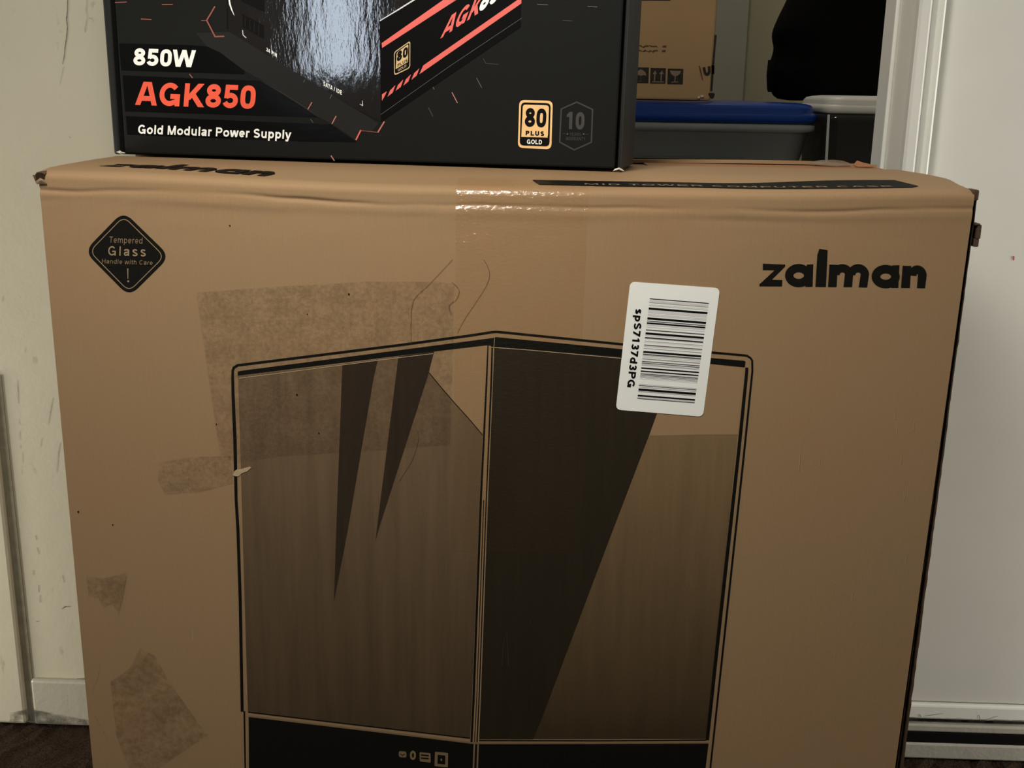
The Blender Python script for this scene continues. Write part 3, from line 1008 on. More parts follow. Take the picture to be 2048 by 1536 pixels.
def sheet(f0, f1, y0, m, wav):
    vs, fs = [], []
    for i, z in enumerate(zs):
        w = xo(z) - xr(z)
        j = wav * nz(z, 130, f0 * 9)
        x0 = xr(z) + w * f0 + j
        x1 = xr(z) + w * f1 + j
        yy = y0 + 0.0006 * nz(z, 220, f1 * 5)
        vs += [(x0, yy, z), (x1, yy, z), (x1, DB - .002, z), (x0, DB - .002, z)]
    for i in range(NZ):
        b = 4 * i
        for k in range(4):
            fs.append((b + k, b + (k + 1) % 4, b + 4 + (k + 1) % 4, b + 4 + k))
    fs += [(0, 1, 2, 3), (4 * NZ + 3, 4 * NZ + 2, 4 * NZ + 1, 4 * NZ)]
    lay.add(vs, fs, m)


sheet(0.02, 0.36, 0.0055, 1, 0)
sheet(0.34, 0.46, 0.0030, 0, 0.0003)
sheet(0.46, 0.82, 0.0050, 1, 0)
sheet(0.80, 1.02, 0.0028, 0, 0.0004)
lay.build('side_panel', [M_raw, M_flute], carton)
# torn bump on that edge
tb = MB()
for (a, b, c_, d, y) in ((1950, 1961, 447, 451, .002), (1956, 1961, 450, 478, .0025), (1950, 1955, 452, 482, .006), (1949, 1957, 478, 494, .003)):
    p = on_y(a, c_, y); q = on_y(b, d, y)
    tb.box(p.x, q.x, y, y + .008, q.z, p.z)
tb.build('torn_edge_scrap', [M_raw], carton, bevel=0.0004)
p = on_y(1948, 380, .0); q = on_y(1959, 402, .0)
tb = MB(); tb.box(p.x, q.x, 0.001, .012, q.z, p.z)
tb.build('edge_cap', [M_raw], carton, bevel=0.001)

# torn top left corner: flat dark patch for the hole's shade, ragged paper round it
A = Art((0, -0.0012, 0), (0, -1, 0))
A.poly([(69, 351), (73, 346), (84, 345), (90, 350), (87, 361), (80, 366), (73, 362)], M_hole)
A.build('hole_shade_patch', carton)
crumple('corner_scrap', [on_y(65, 350, -.001), on_y(69, 351, -.002), on_y(71, 361, -.002), on_y(74, 369, -.001), on_y(71, 364, .001)], M_raw, carton)
crumple('corner_scrap', [on_y(71, 363, -.002), on_y(80, 356, -.003), on_y(88, 360, -.0025), on_y(94, 365, -.0015), on_y(93, 367, -.0015), on_y(74, 368, -.0015)], M_torn, carton)
crumple('corner_scrap', [on_y(72, 345, .0), on_y(80, 343.5, .0), on_y(94, 341, .002), on_y(90, 349, -.001), on_y(84, 346, -.002)], M_raw, carton)

# ---- printing on the front
FN = (0, -1, 0)
K0 = (0, 0, 0)
A = Art(K0, FN)
z35 = lambda q: (q[0] / 3.483 + 1460, q[1] / 3.483 + 320)
A.shapes(logo_shapes(), z35, M_ink, 2)
tag(A.build('printed_logo', carton), 'black lowercase logo on the upper right of the front')

# handle-with-care diamond
c5 = lambda x, y: (x / 3.2, 280 + y / 3.2)
A = Art(K0, FN)
dm = [c5(540, 712), c5(790, 455), c5(1088, 745), c5(828, 1003)]
A.poly(roundp(dm, 25, 8), M_ink, 2)
di = [c5(574, 713), c5(792, 489), c5(1052, 745), c5(826, 969)]
A.line(roundp(di, 17, 7), 1.5, M_kline, 3, True)
A.text('Tempered', c5(698, 657), c5(914, 664), c5(700, 617), M_kline2, 3, 0.13, 0.10)
A.text('Glass', c5(688, 738), c5(936, 745), c5(690, 678), M_kline, 3, 0.15, 0.22)
A.text('Handle with Care', c5(650, 789), c5(978, 800), c5(652, 760), M_kline2, 3, 0.14, 0.06)
A.poly([c5(814, 822), c5(822, 822), c5(821, 888), c5(817, 888)], M_kline, 3)
A.poly(roundp([c5(814, 898), c5(828, 898), c5(828, 910), c5(814, 910)], 2, 3), M_kline, 3)
tag(A.build('warning_mark', carton), 'black diamond mark warning of tempered glass')

# case drawing
A = Art(K0, FN)
tl = [(476, 751), (684.7, 728), (865, 703), (858, 745), (911, 808), (965, 869.7), (959, 1000), (944, 1400), (940.5, 1477.6), (496, 1425.6), (485, 1060), (481, 913)]
A.poly(tl, M_tintL, 1)
A.poly([(684.7, 728.5), (755.8, 719.5), (747, 757), (695.7, 1060), (668, 1203), (672.4, 1060)], M_spike, 2)
A.poly([(796.8, 713), (868, 703), (856, 751), (757, 1060), (751, 1083), (753.5, 1060)], M_spike, 2)
A.poly([(1298, 871), (1475.6, 869.5), (1413, 1478), (957.5, 1478.5), (1080, 1300)], M_tintR, 1)
A.line([(1298, 871.5), (1340, 871), (1400, 869.5), (1475, 869)], 1.6, M_kline2, 2)
A.line([(858, 745), (880, 772), (911, 808), (940, 840), (965, 869.7)], 1.8, M_inkbrown, 2)
A.poly([(988.6, 692), (1245, 714), (1349, 724), (1313.7, 827.5), (1298, 871), (1210.6, 1100), (1080, 1446), (1066, 1478.5), (957.5, 1478.5), (961, 1400), (974.5, 1000)], M_darkR, 2)
# frame bars
A.poly([(475.5, 743), (482, 741.5), (988, 675.5), (992, 674), (1242, 698), (1422, 715.8), (1488, 721.4), (1491, 723), (1489.4, 734.6), (1420, 727.5), (1242, 713.5), (989, 693.5), (982.8, 693), (981, 691), (973, 690.3), (865, 703), (475.5, 751)], M_ink, 3)
A.line([(484.5, 1423), (480.5, 1200), (476, 1060), (472.4, 1000), (470, 880), (466.2, 790), (465.4, 757), (465.6, 741), (468, 735), (475.5, 730.5), (600, 715), (800, 690), (940, 671), (985, 664), (993, 663.5), (1010, 665), (1245, 688.5), (1423, 704.8), (1488, 710.6), (1494, 711.5), (1501, 716), (1504.2, 721), (1504.6, 742), (1488.6, 900), (1445.7, 1300), (1420.5, 1536), (1400, 1720)],
       [6, 6.3, 6.3, 6, 7, 6.4, 5.6, 5, 5, 5, 5, 5, 5, 4.8, 4.8, 4.8, 4.6, 4.6, 4.4, 4.2, 4, 4, 4, 4.2, 4, 3.6, 3.6], M_ink, 3)
A.line([(488.7, 1422), (490.5, 1536), (494, 1700)], [3.4, 3, 3], M_ink, 3)
A.line([(1493.5, 735), (1493.2, 745), (1477.5, 900), (1433.5, 1300), (1414.5, 1480)], [6, 6.4, 6.8, 7, 6.5], M_ink, 3)
A.line([(976, 689), (973.2, 760), (961.6, 1000), (947, 1400), (943, 1484)], [2.2, 3.4, 4.4, 4.6, 4], M_ink, 3)
A.line([(984.4, 692), (982.6, 760), (972.5, 1000), (958, 1400), (954, 1484)], [3, 3.6, 2.2, 2.2, 2.4], M_ink, 3)
A.line([(967.5, 1000), (953.2, 1400), (949, 1484)], [1.8, 1.6, 1.6], M_inkbrown, 3)
A.line([(989.3, 676), (987.8, 695), (985.4, 760), (975, 1000), (960.5, 1400), (957, 1485)], [1.2, 1.4, 1.4, 2.0, 2.0, 1.8], M_kline, 4)
A.line([(478, 756.5), (560, 746), (680, 730.5), (755, 720.5), (866, 707)], 1.1, M_scuff, 4)
A.line([(982, 694.2), (1060, 700), (1160, 709), (1242, 716.4)], 1.3, M_scuff, 4)
A.line([(496, 1424), (720, 1450.5), (940, 1476.2)], 2.2, M_ink, 3)
A.line([(958, 1480.8), (1200, 1481.2), (1412, 1480)], 2.6, M_ink, 3)
A.line([(497, 1431.8), (720, 1458.4), (946, 1485.4)], 3.6, M_kline2, 3)
A.line([(946, 1485.4), (1180, 1486), (1416, 1485.6)], 2.6, M_kline2, 3)
A.poly([(497.3, 1434), (720, 1460.5), (946.5, 1488), (1180, 1488), (1417, 1487.3), (1411, 1536), (1395, 1700), (500, 1700), (498, 1536)], M_ink, 3)
A.line([(948.8, 1487), (947, 1536), (941, 1700)], 3.2, M_kline2, 4)
A.line([(956.3, 1487), (954.5, 1536), (948, 1700)], 3.2, M_kline2, 4)
# front ports
c9 = lambda x, y: (760 + x / 8.533, 1480 + y / 8.533)
A.poly(roundp([c9(320, 185), c9(450, 195), c9(452, 298), c9(322, 288)], 4, 4), M_kline2, 4)
A.line([c9(345, 230), c9(385, 262), c9(425, 232)], 1.6, M_inkbrown, 5)
A.poly([(c9(562, 258)[0] + 6.2 * math.cos(a * .35), c9(562, 258)[1] + 9.4 * math.sin(a * .35)) for a in range(18)], M_kline2, 4)
A.poly([(c9(563, 258)[0] + 2.2 * math.cos(a * .35), c9(562, 258)[1] + 4.6 * math.sin(a * .35)) for a in range(18)], M_inkbrown, 5)
A.poly(roundp([c9(675, 205), c9(862, 222), c9(866, 384), c9(680, 362)], 2, 3), M_kline2, 4)
A.poly([c9(700, 240), c9(832, 252), c9(832, 278), c9(700, 265)], M_ink, 5)
A.poly([c9(700, 292), c9(832, 304), c9(832, 328), c9(700, 316)], M_ink, 5)
A.poly(roundp([c9(938, 198), c9(1162, 218), c9(1158, 465), c9(930, 442)], 2, 3), M_kline2, 4)
A.poly([c9(985, 248), c9(1115, 262), c9(1112, 415), c9(980, 402)], M_ink, 5)
A.poly(roundp([c9(1035, 312), c9(1058, 314), c9(1058, 352), c9(1035, 350)], 1, 3), M_kline, 6)
tag(A.build('printed_illustration', carton), 'printed drawing of a glass sided computer case')

# residue, stains, scuffs
A = Art(K0, FN)
A.poly([(392, 585), (560, 573), (740, 563), (880, 564), (909, 569), (906, 720), (900, 890), (730, 903), (560, 913), (478, 926), (440, 912), (415, 740)], M_resid, 2.6)
A.build('tape_residue', carton)
A = Art(K0, FN)
A.poly([(318, 925), (380, 914), (463, 912), (466, 968), (400, 985), (330, 990), (316, 960)], M_resid, 2.6)
A.build('tape_residue', carton)
c4 = lambda x, y: (x / 3.096, 1040 + y / 3.096)
A = Art(K0, FN)
A.poly([c4(*q) for q in ((870, 790), (960, 840), (1050, 1000), (1190, 1200), (1285, 1330), (1180, 1400), (980, 1540), (800, 1540), (720, 1330), (685, 1000), (800, 920))], M_stain, 7)
A.build('adhesive_stain', carton)
A = Art(K0, FN)
A.poly([c4(*q) for q in ((535, 345), (640, 360), (790, 325), (762, 480), (735, 590), (700, 520), (640, 540), (610, 480), (550, 470))], M_stain, 7)
A.line([c4(790, 325), c4(762, 480), c4(735, 600)], [1, 2.6, 1.2], M_stain, 8)
A.build('adhesive_stain', carton)
def mark(name, fn, lay, m, parent=None, plane=None):
    A = Art(*(plane or (K0, FN)))
    fn(A, lay, m)
    return A.build(name, parent or carton)


mark('scuff_mark', lambda A, k, m: A.poly([(464, 950), (467.5, 948), (469, 942), (474, 938.5), (482.5, 937.5), (495, 934), (500, 932.5), (503, 935), (494, 942.5), (484, 946), (477, 952.5), (470.5, 952)], m, k), 8, M_scuff)
for q in (((1792, 850), (1793, 868)), ((1804, 905), (1802, 925)), ((1808, 960), (1808, 1000)), ((1600, 905), (1598, 940)), ((1828, 840), (1827, 860)),
          ((1640, 915), (1639, 932)), ((1790, 820), (1789, 838)), ((385, 1255), (386, 1278)), ((1812, 1110), (1811, 1128)), ((1706, 1180), (1704, 1200)),
          ((1000, 1245), (1001, 1252)), ((1008, 1275), (1004, 1330)), ((1013, 1262), (1017, 1330)), ((1059, 1238), (1061, 1250))):
    mark('scratch', lambda A, k, m: A.line(q, [0.5, 1.0], m, k), 8, M_inkscr if 990 < q[0][0] < 1070 else M_scuff)
for (x, y, r) in ((698, 588, 2.0), (615, 628, 1.3), (594, 789, 2.0), (638, 866, 1.6), (157, 1023, 2), (226, 1049, 1.5), (433, 848, 1.4), (460, 451, 1.6)):
    mark('dark_speck', lambda A, k, m: A.poly([(x + r * math.cos(a), y + r * math.sin(a)) for a in (0, 1, 2, 3, 4, 5)], m, k), 8, M_inkbrown)
for pts in ([c4(608, 870), c4(625, 910), c4(600, 1000), c4(570, 1060)], [c4(590, 1210), c4(630, 1290), c4(675, 1365)], [c4(655, 630), c4(690, 675)]):
    mark('thin_scratch', lambda A, k, m: A.line(pts, [0.8] + [1.3] * (len(pts) - 2) + [0.8], m, k), 8, M_stain)

# stray hairs caught under the tape
cH = lambda x, y: (360 + x / 3.2, 520 + y / 3.2)


def smooth_px(pts, n=8):
    out = []
    for i in range(len(pts) - 1):
        p0 = Vector(pts[max(0, i - 1)]); p1 = Vector(pts[i]); p2 = Vector(pts[i + 1]); p3 = Vector(pts[min(len(pts) - 1, i + 2)])
        for k in range(n):
            t = k / n
            q = 0.5 * ((2 * p1) + (p2 - p0) * t + (2 * p0 - 5 * p1 + 4 * p2 - p3) * t * t + (3 * p1 - p0 - 3 * p2 + p3) * t ** 3)
            out.append((q.x, q.y))
    out.append(tuple(pts[-1]))
    return out


for pts in ((cH(1745, -5), cH(1590, 160), cH(1510, 235), cH(1485, 300), cH(1478, 420), cH(1482, 540)),
            (cH(1945, -5), cH(1980, 80), cH(1962, 160), cH(1900, 260), cH(1820, 380), cH(1775, 465)),
            (cH(1520, 1090), cH(1524, 1160), cH(1490, 1270), cH(1450, 1340), cH(1405, 1410)),
            (cH(1740, 140), cH(1785, 190), cH(1770, 250), cH(1725, 290), cH(1735, 350))):
    A = Art(K0, FN)
    A.line(smooth_px(pts), 0.65, M_hair, 9)
    A.build('stray_hair', carton)

# shipping label with barcode
c8 = lambda x, y: (1200 + x / 4.267, 540 + y / 4.267)
A = Art(K0, FN)
lc = roundp([c8(258, 99), c8(1023, 155), c8(878, 1251), c8(134, 1190)], 11, 7)
lab_v = [A.pt(q, 8) for q in lc] + [A.pt(q, 1) for q in lc]
nl = len(lc)
lab = mesh('shipping_label', lab_v, [tuple(range(nl))] + [(i, (i + 1) % nl, nl + (i + 1) % nl, nl + i) for i in range(nl)], [M_white], carton)
tag(lab, 'white rounded barcode sticker')
A = Art(K0, FN)
TLb, TRb, BRb, BLb = (425, 240), (928, 280), (805, 1133), (318, 1095)
bars = [(240, 6, 0), (253, 18, 1), (274, 5, 2), (290, 3, 1), (300, 3, 2), (318, 15, 0), (340, 26, 1), (372, 6, 1), (382, 9, 1), (402, 15, 0), (430, 6, 3), (444, 11, 0), (460, 12, 1),
        (482, 5, 1), (505, 7, 3), (530, 15, 0), (548, 13, 1), (570, 7, 0), (580, 4, 2), (602, 4, 2), (612, 3, 1), (634, 6, 3), (642, 10, 1), (664, 5, 2), (688, 14, 0), (712, 8, 3), (726, 3, 2), (735, 8, 1),
        (752, 8, 2), (774, 6, 3), (788, 5, 3), (800, 3, 2), (808, 4, 2), (828, 10, 0), (855, 9, 0), (872, 3, 1), (880, 6, 3), (892, 4, 3), (903, 5, 2), (914, 3, 2), (924, 3, 1), (968, 8, 1), (980, 5, 3), (994, 4, 2), (1008, 16, 0),
        (1032, 5, 2), (1062, 12, 0), (1076, 14, 1), (1091, 5, 3)]
mm = {0: M_black, 1: M_g1, 2: M_g2, 3: M_g3}
lerp = lambda a, b, t: (a[0] + (b[0] - a[0]) * t, a[1] + (b[1] - a[1]) * t)
for (y, hh, c) in bars:
    hh = hh * (1.2 if c in (0, 3) else 0.9); t0 = (y - 240) / 855.0; t1 = (y + hh - 240) / 855.0
    A.poly([c8(*lerp(TLb, BLb, t0)), c8(*lerp(TRb, BRb, t0)), c8(*lerp(TRb, BRb, t1)), c8(*lerp(TLb, BLb, t1))], mm[c], 10)
A.build('barcode', lab)
A = Art(K0, FN)
A.text('spS7137d3PG', c8(305, 322), c8(229, 1004), c8(368, 329), M_black, 10, 0.23, 0.01)
A.build('lettering', lab)

# clear parcel tape down the front, following the crushed edge
def tape_strip(px_l, px_r, j0, j1, name, m, off):
    u0 = (on_y(px_l, 420, 0).x - xl(.5)) / (xr(.5) - xl(.5))
    u1 = (on_y(px_r, 420, 0).x - xl(.5)) / (xr(.5) - xl(.5))
    i0, i1 = round(u0 * NCOL), round(u1 * NCOL)
    vs, fs = [], []
    js = list(range(j0, j1 + 1))
    for i in range(i0, i1 + 1):
        for j in js:
            a = cols[i][max(0, j - 1)]; b = cols[i][min(NP - 1, j + 1)]
            t = (b - a).normalized()
            nn = Vector((0, -t.z, t.y))
            vs.append(cols[i][j] + nn * off)
    w = len(js)
    for i in range(i1 - i0):
        for j in range(w - 1):
            fs.append((i * w + j, (i + 1) * w + j, (i + 1) * w + j + 1, i * w + j + 1))
    return mesh(name, vs, fs, [m], carton, smooth=True, fix=False)


tag(tape_strip(912, 1173, 3, NP - 9, 'packing_tape', M_tape, 0.00065), 'clear shiny parcel tape over the top front edge')

# ---- printing on the crushed top edge
def top_pt(x, y, off=0.0004):
    u = (x - xl(HB)) / (xr(HB) - xl(HB))
    i = max(0, min(NCOL - 1, int(u * NCOL)))
    best = cols[i]
    z = None
    for j in range(NP - 1):
        if best[j].z > HB - 0.02 and best[j].y <= y <= best[j + 1].y and best[j + 1].y > 0.0015:
            f = (y - best[j].y) / max(1e-9, best[j + 1].y - best[j].y)
            z = best[j].z * (1 - f) + best[j + 1].z * f
            break
    if z is None: z = top_z(u, y)
    return Vector((x, y, z + off))


def top_hit(px, py):
    z = HB
    for _ in range(14):
        p = on_z(px, py, z)
        y = max(0.003, min(0.13, p.y))
        z = 0.5 * z + 0.5 * top_pt(p.x, y, 0).z
    return Vector((p.x, max(0.003, p.y), 0))


tb = MB()
q = lambda X, Y: top_pt(X, Y)
y_f, y_b = 0.0125, 0.034
xs0 = on_y(1078, 365, 0.02).x
xs1 = on_y(1822, 365, 0.015).x
N = 120
vs, fs = [], []
ys = [0, .25, .5, .75, 1.0]
for i in range(N + 1):
    x = xs0 + (xs1 - xs0) * i / N
    t = i / N
    for k in ys:
        yb = 0.0290 + 0.015 * sm(0.45, 1.0, t)
        y = y_f + (yb - y_f) * k
        vs.append(q(x + (-0.004 * k if i == 0 else 0) + 0.0 , y))
for i in range(N):
    for k in range(4):
        fs.append((i * 5 + k, (i + 1) * 5 + k, (i + 1) * 5 + k + 1, i * 5 + k + 1))
b0 = len(vs)
tip = q(xs1 + 0.006, y_f + 0.006)
vs.append(tip)
for k in range(4):
    fs.append((N * 5 + k, b0, N * 5 + k + 1))
tb.add(vs, fs, 0)
# reversed-out lettering on the band
shp, adv = layout('MID TOWER COMPUTER CASE', 0.17, 0.10)
xa, xb = xs0 + 0.026, xs1 - 0.010
for vv, ff in shp:
    tb.add([top_pt(xa + (xb - xa) * p[0] / adv, y_f + 0.0018 + 0.0050 * p[1], 0.0007) for p in vv], ff, 1)
tag(tb.build('printed_band', [M_ink, M_kline2], carton), 'black band with light lettering on the top')
tb = MB()
lx0, lx1 = on_y(206, 335, 0.045).x, on_y(537, 345, 0.02).x
for vv, ff in logo_shapes():
    def zt_(p):
        s = (p[0] - 205) / 1165.0
        h = (890 - p[1]) / 270.0
        x = lx0 + (lx1 - lx0) * s + 0.006 * h
        y = 0.036 - 0.021 * s + 0.032 * h
        return top_pt(x, y, 0.0004 + (len(tb.f) % 5) * 0.00002)
    tb.add([zt_(p) for p in vv], ff, 0)
tag(tb.build('printed_logo', [M_inkbrown], carton), 'foreshortened black logo on the top flap')

# ================================================================== BLACK POWER SUPPLY CARTON
PD, PH = 0.066, 0.215
psu = empty('power_supply_carton', (PA + pe * PLEN / 2 - pn_ * PD / 2), math.atan2(pe.y, pe.x))
tag(psu, 'black retail carton with orange lettering standing on the large kraft carton', 'box')
bpy.context.view_layer.update()


def pp(v):
    """(along, out of face, up) on the power supply carton"""
    return PA + pe * v[0] + pn_ * v[1] + Vector((0, 0, v[2]))


def psu_px(px, py):
    d = hit(px, py, PA, pn_) - PA
    return d.dot(pe), d.z


e_l0 = psu_px(228, 305)[0]; e_l1 = psu_px(205, 0)[0]
e_r0 = psu_px(1247, 343)[0]; e_r1 = psu_px(1252, 0)[0]
XL = min(e_l0, e_l1); XR = PLEN
b = MB()
b.box(XL + .001, XR - .001, -PD, -0.0045, 0.0012, PH, 0, pp)
b.build('carton_body', [M_pgap, M_pedge], psu)
pm = bpy.data.meshes
body_top = MB()
fl0, fl1 = psu_px(249, 300)[0], psu_px(229, 0)[0]
fr0, fr1 = psu_px(1230, 335)[0], psu_px(1249, 0)[0]
fz0l, fz0r = psu_px(249, 306)[1], psu_px(1230, 338.5)[1]


def edge_at(a0, a1, z):
    return a0 + (a1 - a0) * min(1.6, z / 0.12)


# front flap
fv = []
for y in (0.0, -0.004):
    fv += [pp((edge_at(fl0, fl1, 0), y, 0.0022)), pp((edge_at(fr0, fr1, 0), y, 0.0022)), pp((edge_at(fr0, fr1, PH), y, PH)), pp((edge_at(fl0, fl1, PH), y, PH))]
fp = mesh('front_flap', fv, [(0, 1, 2, 3), (7, 6, 5, 4), (0, 4, 5, 1), (1, 5, 6, 2), (2, 6, 7, 3), (3, 7, 4, 0)], [M_pblack], psu)
bv = fp.modifiers.new('bevel', 'BEVEL'); bv.width = 0.0012; bv.segments = 2
# side walls wrapping to the front (rounded outer edge)
sl0 = psu_px(240, 300)[0]; sl1 = psu_px(221, 0)[0]
sr0 = psu_px(1235, 335)[0]; sr1 = psu_px(1254, 0)[0]
for nm, a0, a1, o0, o1 in (('side_wall', e_l0, e_l1, sl0, sl1), ('side_wall', sr0, sr1, PLEN - 0.0005, PLEN + 0.0008)):
    v = []
    for z in (0.0012, PH):
        v += [pp((edge_at(a0, a1, z), 0.0005, z)), pp((edge_at(o0, o1, z), 0.0005, z)), pp((edge_at(o0, o1, z), -PD, z)), pp((edge_at(a0, a1, z), -PD, z))]
    o = mesh(nm, v, [(0, 1, 2, 3), (7, 6, 5, 4), (0, 4, 5, 1), (1, 5, 6, 2), (2, 6, 7, 3), (3, 7, 4, 0)], [M_pedge], psu)
    bv = o.modifiers.new('bevel', 'BEVEL'); bv.width = 0.0014; bv.segments = 3
lid = MB(); lid.box(XL + .002, XR - .002, -PD, -.001, PH, PH + .002, 0, pp)
lid.build('lid', [M_pblack], psu)


def ppx(px, py, out):
    return hit(px, py, PA + pn_ * out, pn_)


crumple('torn_corner', [ppx(1226, 342, .0015), ppx(1229, 338, .002), ppx(1238, 335, .003), ppx(1248, 342, .0015), ppx(1244, 342.5, .001), ppx(1237, 339, .003)], M_paper, psu, 0.0004)
crumple('torn_corner', [ppx(232, 304, .0015), ppx(240, 301, .002), ppx(244, 304, .002), ppx(250, 306.5, .0012), ppx(241, 307.5, .001)], M_paper, psu, 0.0004)

# ---- print on its front
def PArt():
    return Art(PA + pn_ * 0.0001, pn_, 0.00006)


c1 = lambda x, y: (200 + x / 3.657, y / 3.657)
c2 = lambda x, y: (700 + x / 3.413, y / 3.413)
c5b = lambda x, y: (400 + x / 5.12, y / 5.12)
c6 = lambda x, y: (740 + x / 6.144, y / 6.144)
c7 = lambda x, y: (1020 + x / 7.877, 190 + y / 7.877)
# gloss bars
A = PArt()
A.poly([c1(140, 318), c1(640, 330), c1(800, 342), c1(900, 400), c1(1060, 520), c1(1055, 543), c1(155, 515)], M_bar, 1)
A.poly([c1(165, 552), c1(1170, 592), c1(1400, 735), c1(1600, 860), c1(185, 815)], M_bar, 1)
A.poly([c1(190, 850), c1(1690, 910), c1(1880, 1040), c1(1500, 1035), c1(200, 985)], M_bar, 1)
A.poly([c1(700, 240), c1(945, 232), c1(1400, 500), c1(2040, 905), c1(1990, 960), c1(1905, 955), c1(1870, 1025), c1(1690, 905), c1(1600, 858), c1(1190, 592), c1(1060, 520), c1(880, 385), c1(780, 338)], M_shade, 2)
A.line([c1(1180, 592), c1(1350, 690), c1(1500, 785), c1(1600, 858)], [0.4, 0.9, 0.9, 0.4], M_hexg, 3)
A.build('printed_panel', psu)
# drawn power supply
A = PArt()
A.poly([(452, -60), (453, 58), (463, 66), (520, 101), (560, 126), (640, 174), (700, 212), (762, 244), (760, 42), (830, -3), (925, -60)], M_spot, 3)
A.line([(455, -5), (455.5, 57)], 2.2, M_black, 4)
A.line([(458, -8), (460, 8), (464, 20), (469, 31)], [2.5, 3.2, 2.2, 0.6], M_pwhite, 5)
A.line([(485.6, 60.5), (486.5, 70), (493, 76)], [1.4, 1.5, 1.5], M_g1, 5)
A.line([(725, 201), (725.6, 211), (719.6, 208)], [0.8, 1.6, 0.8], M_g1, 5)
A.poly([(485, 28), (528, 51), (528, 78), (486, 55)], M_black, 4)
A.poly([(483, -12), (529, -10), (529, 25), (483, 3)], M_black, 4)
for k in range(4):
    A.line([(491 + k * 9, 34 + k * 4.8), (491 + k * 9, 54 + k * 5.2)], 2.4, M_spot, 5)
A.text('24 PIN', (533, 102), (554.5, 115), (533, 94.5), M_pwhite, 5, 0.2, 0.08)
A.text('SATA / IDE', (646.5, 171), (684, 190), (647, 162.5), M_pwhite, 5, 0.2, 0.08)
# its right face
A.poly([(759.5, 41), (790, 22), (925, -60), (1042, -60), (1041.5, 54), (762, 244)], M_dface, 3)
A.line([(759.5, 42), (795, 20.5), (832, -2.5)], [1.6, 2.6, 3], M_g1, 4)
A.poly([c6(145, 530), c6(900, 0), c6(1060, 0), c6(150, 590)], M_pink, 4)
A.poly([(886, 0.5), (980, -62), (1006, -62), (912.5, 0.5)], M_pink, 4)
A.poly([c6(608, 912), c6(655, 805), c6(1862, -35), c6(1862, 42)], M_pink, 4)
for d in (((510, 983), (542, 902), (608, 838), (575, 928)), ((412, 1052), (442, 975), (505, 912), (472, 1003)), ((318, 1115), (345, 1043), (412, 975), (380, 1068)),
          ((215, 1192), (247, 1112), (315, 1045), (280, 1138)), ((148, 1240), (148, 1160), (210, 1120), (180, 1185))):
    A.poly([c6(*v) for v in d], M_pink, 4)
A.line([c6(133, 1408), c6(1000, 800), c6(1865, 222)], 0.9, M_gline, 4)
# lettering along that face: slanted
A.text('AGK', c6(862, 478), c6(1330, 165), c6(960, 215), M_pink, 5, 0.22)
A.text('850', c6(1322, 165), c6(1700, -75), c6(1400, -118), M_pwhite, 5, 0.24)
# small gold badge on that face
bq = [c6(296, 640), c6(497, 498), c6(495, 835), c6(298, 930)]
A.poly(roundp(bq, 6, 5), M_goldd, 4)
sh = lambda q, k: [lerp(p, (sum(v[0] for v in q) / 4, sum(v[1] for v in q) / 4), k) for p in q]
A.poly(roundp(sh(bq, 0.09), 5, 5), M_black, 5)
A.poly([c6(330, 655), c6(345, 635), c6(468, 545), c6(472, 560), c6(468, 762), c6(318, 850)], M_goldd, 6)
A.text('80', c6(328, 765), c6(470, 688), c6(332, 642), M_black, 7, 0.26, 0.02)
A.text('PLUS', c6(338, 828), c6(466, 755), c6(338, 790), M_black, 7, 0.22, 0.05)
A.text('GOLD', c6(345, 882), c6(450, 818), c6(345, 852), M_goldd, 7, 0.16, 0.05)
tag(A.build('printed_illustration', psu), 'printed drawing of a power supply unit')
# hexagon line pattern
for pts, w, m in (
        ([(230, 5), (254, 4)], 1.8, M_pinkd), ([(324, 9), (346, 9)], 1.8, M_pinkd), ([(282, 38), (303, 39)], 2.0, M_pinkd),
        ([c5b(155, 65), c5b(70, 208), c5b(155, 375), c5b(250, 372)], 2.8, M_pinkd), ([c5b(70, 210), c5b(12, 212)], 1.2, M_pinkd),
        ([(379, 148), (385.5, 156)], 2.2, M_pinkd), ([(610, 159), (607, 165)], 1.2, M_gline), ([(624, 204.5), (615.6, 219)], 1.8, M_pinkl),
        ([(664, 189), (660, 197)], 1.6, M_gline), ([(672.5, 232), (664, 248)], 2.0, M_pinkl), ([(621, 238), (626.6, 245.5)], 1.2, M_gline),
        ([(722, 260), (712, 280)], 2.8, M_pink), ([(722, 261), (755, 264.7)], 1.2, M_pinkd), ([(755.7, 265), (769, 243)], 2.6, M_pinkl),
        ([(662, 311), (669, 321.5)], 2.0, M_pinkl), ([(1074.5, 9), (1096, 9.7)], 1.5, M_gline), ([(1175, 13), (1195, 13.8)], 1.5, M_gline),
        ([(1125, 41), (1145.5, 42)], 1.0, M_hexg), ([(966.6, 117), (972, 127), (997, 129)], 1.2, M_hexg), ([(953.4, 156), (963.7, 176)], 1.6, M_gline),
        ([(866, 174), (868.5, 179)], 1.8, M_gline), ([(904, 184.6), (915, 206)], 1.8, M_pinkl), ([(857, 215), (866, 233)], 1.0, M_gline),
        ([(746, 5), (745, 5.5)], 1, M_gline)):
    A = PArt()
    A.line(pts, w, m, 3)
    A.build('printed_line', psu)
# main lettering
A = PArt()
A.text('850W', c1(238, 477), c1(694, 493), c1(246, 352), M_pwhite, 3, 0.22, 0.0)
A.build('lettering', psu)
A = PArt()
A.text('AGK850', c1(255, 767), c1(1140, 798), c1(268, 596), M_orange, 3, 0.215, 0.0)
tag(A.build('lettering', psu), 'large orange lettering')
A = PArt()
A.text('Gold Modular Power Supply', c1(274, 977), c1(1398, 1017), c1(278, 911), M_pwhite, 3, 0.195, 0.02)
A.build('lettering', psu)
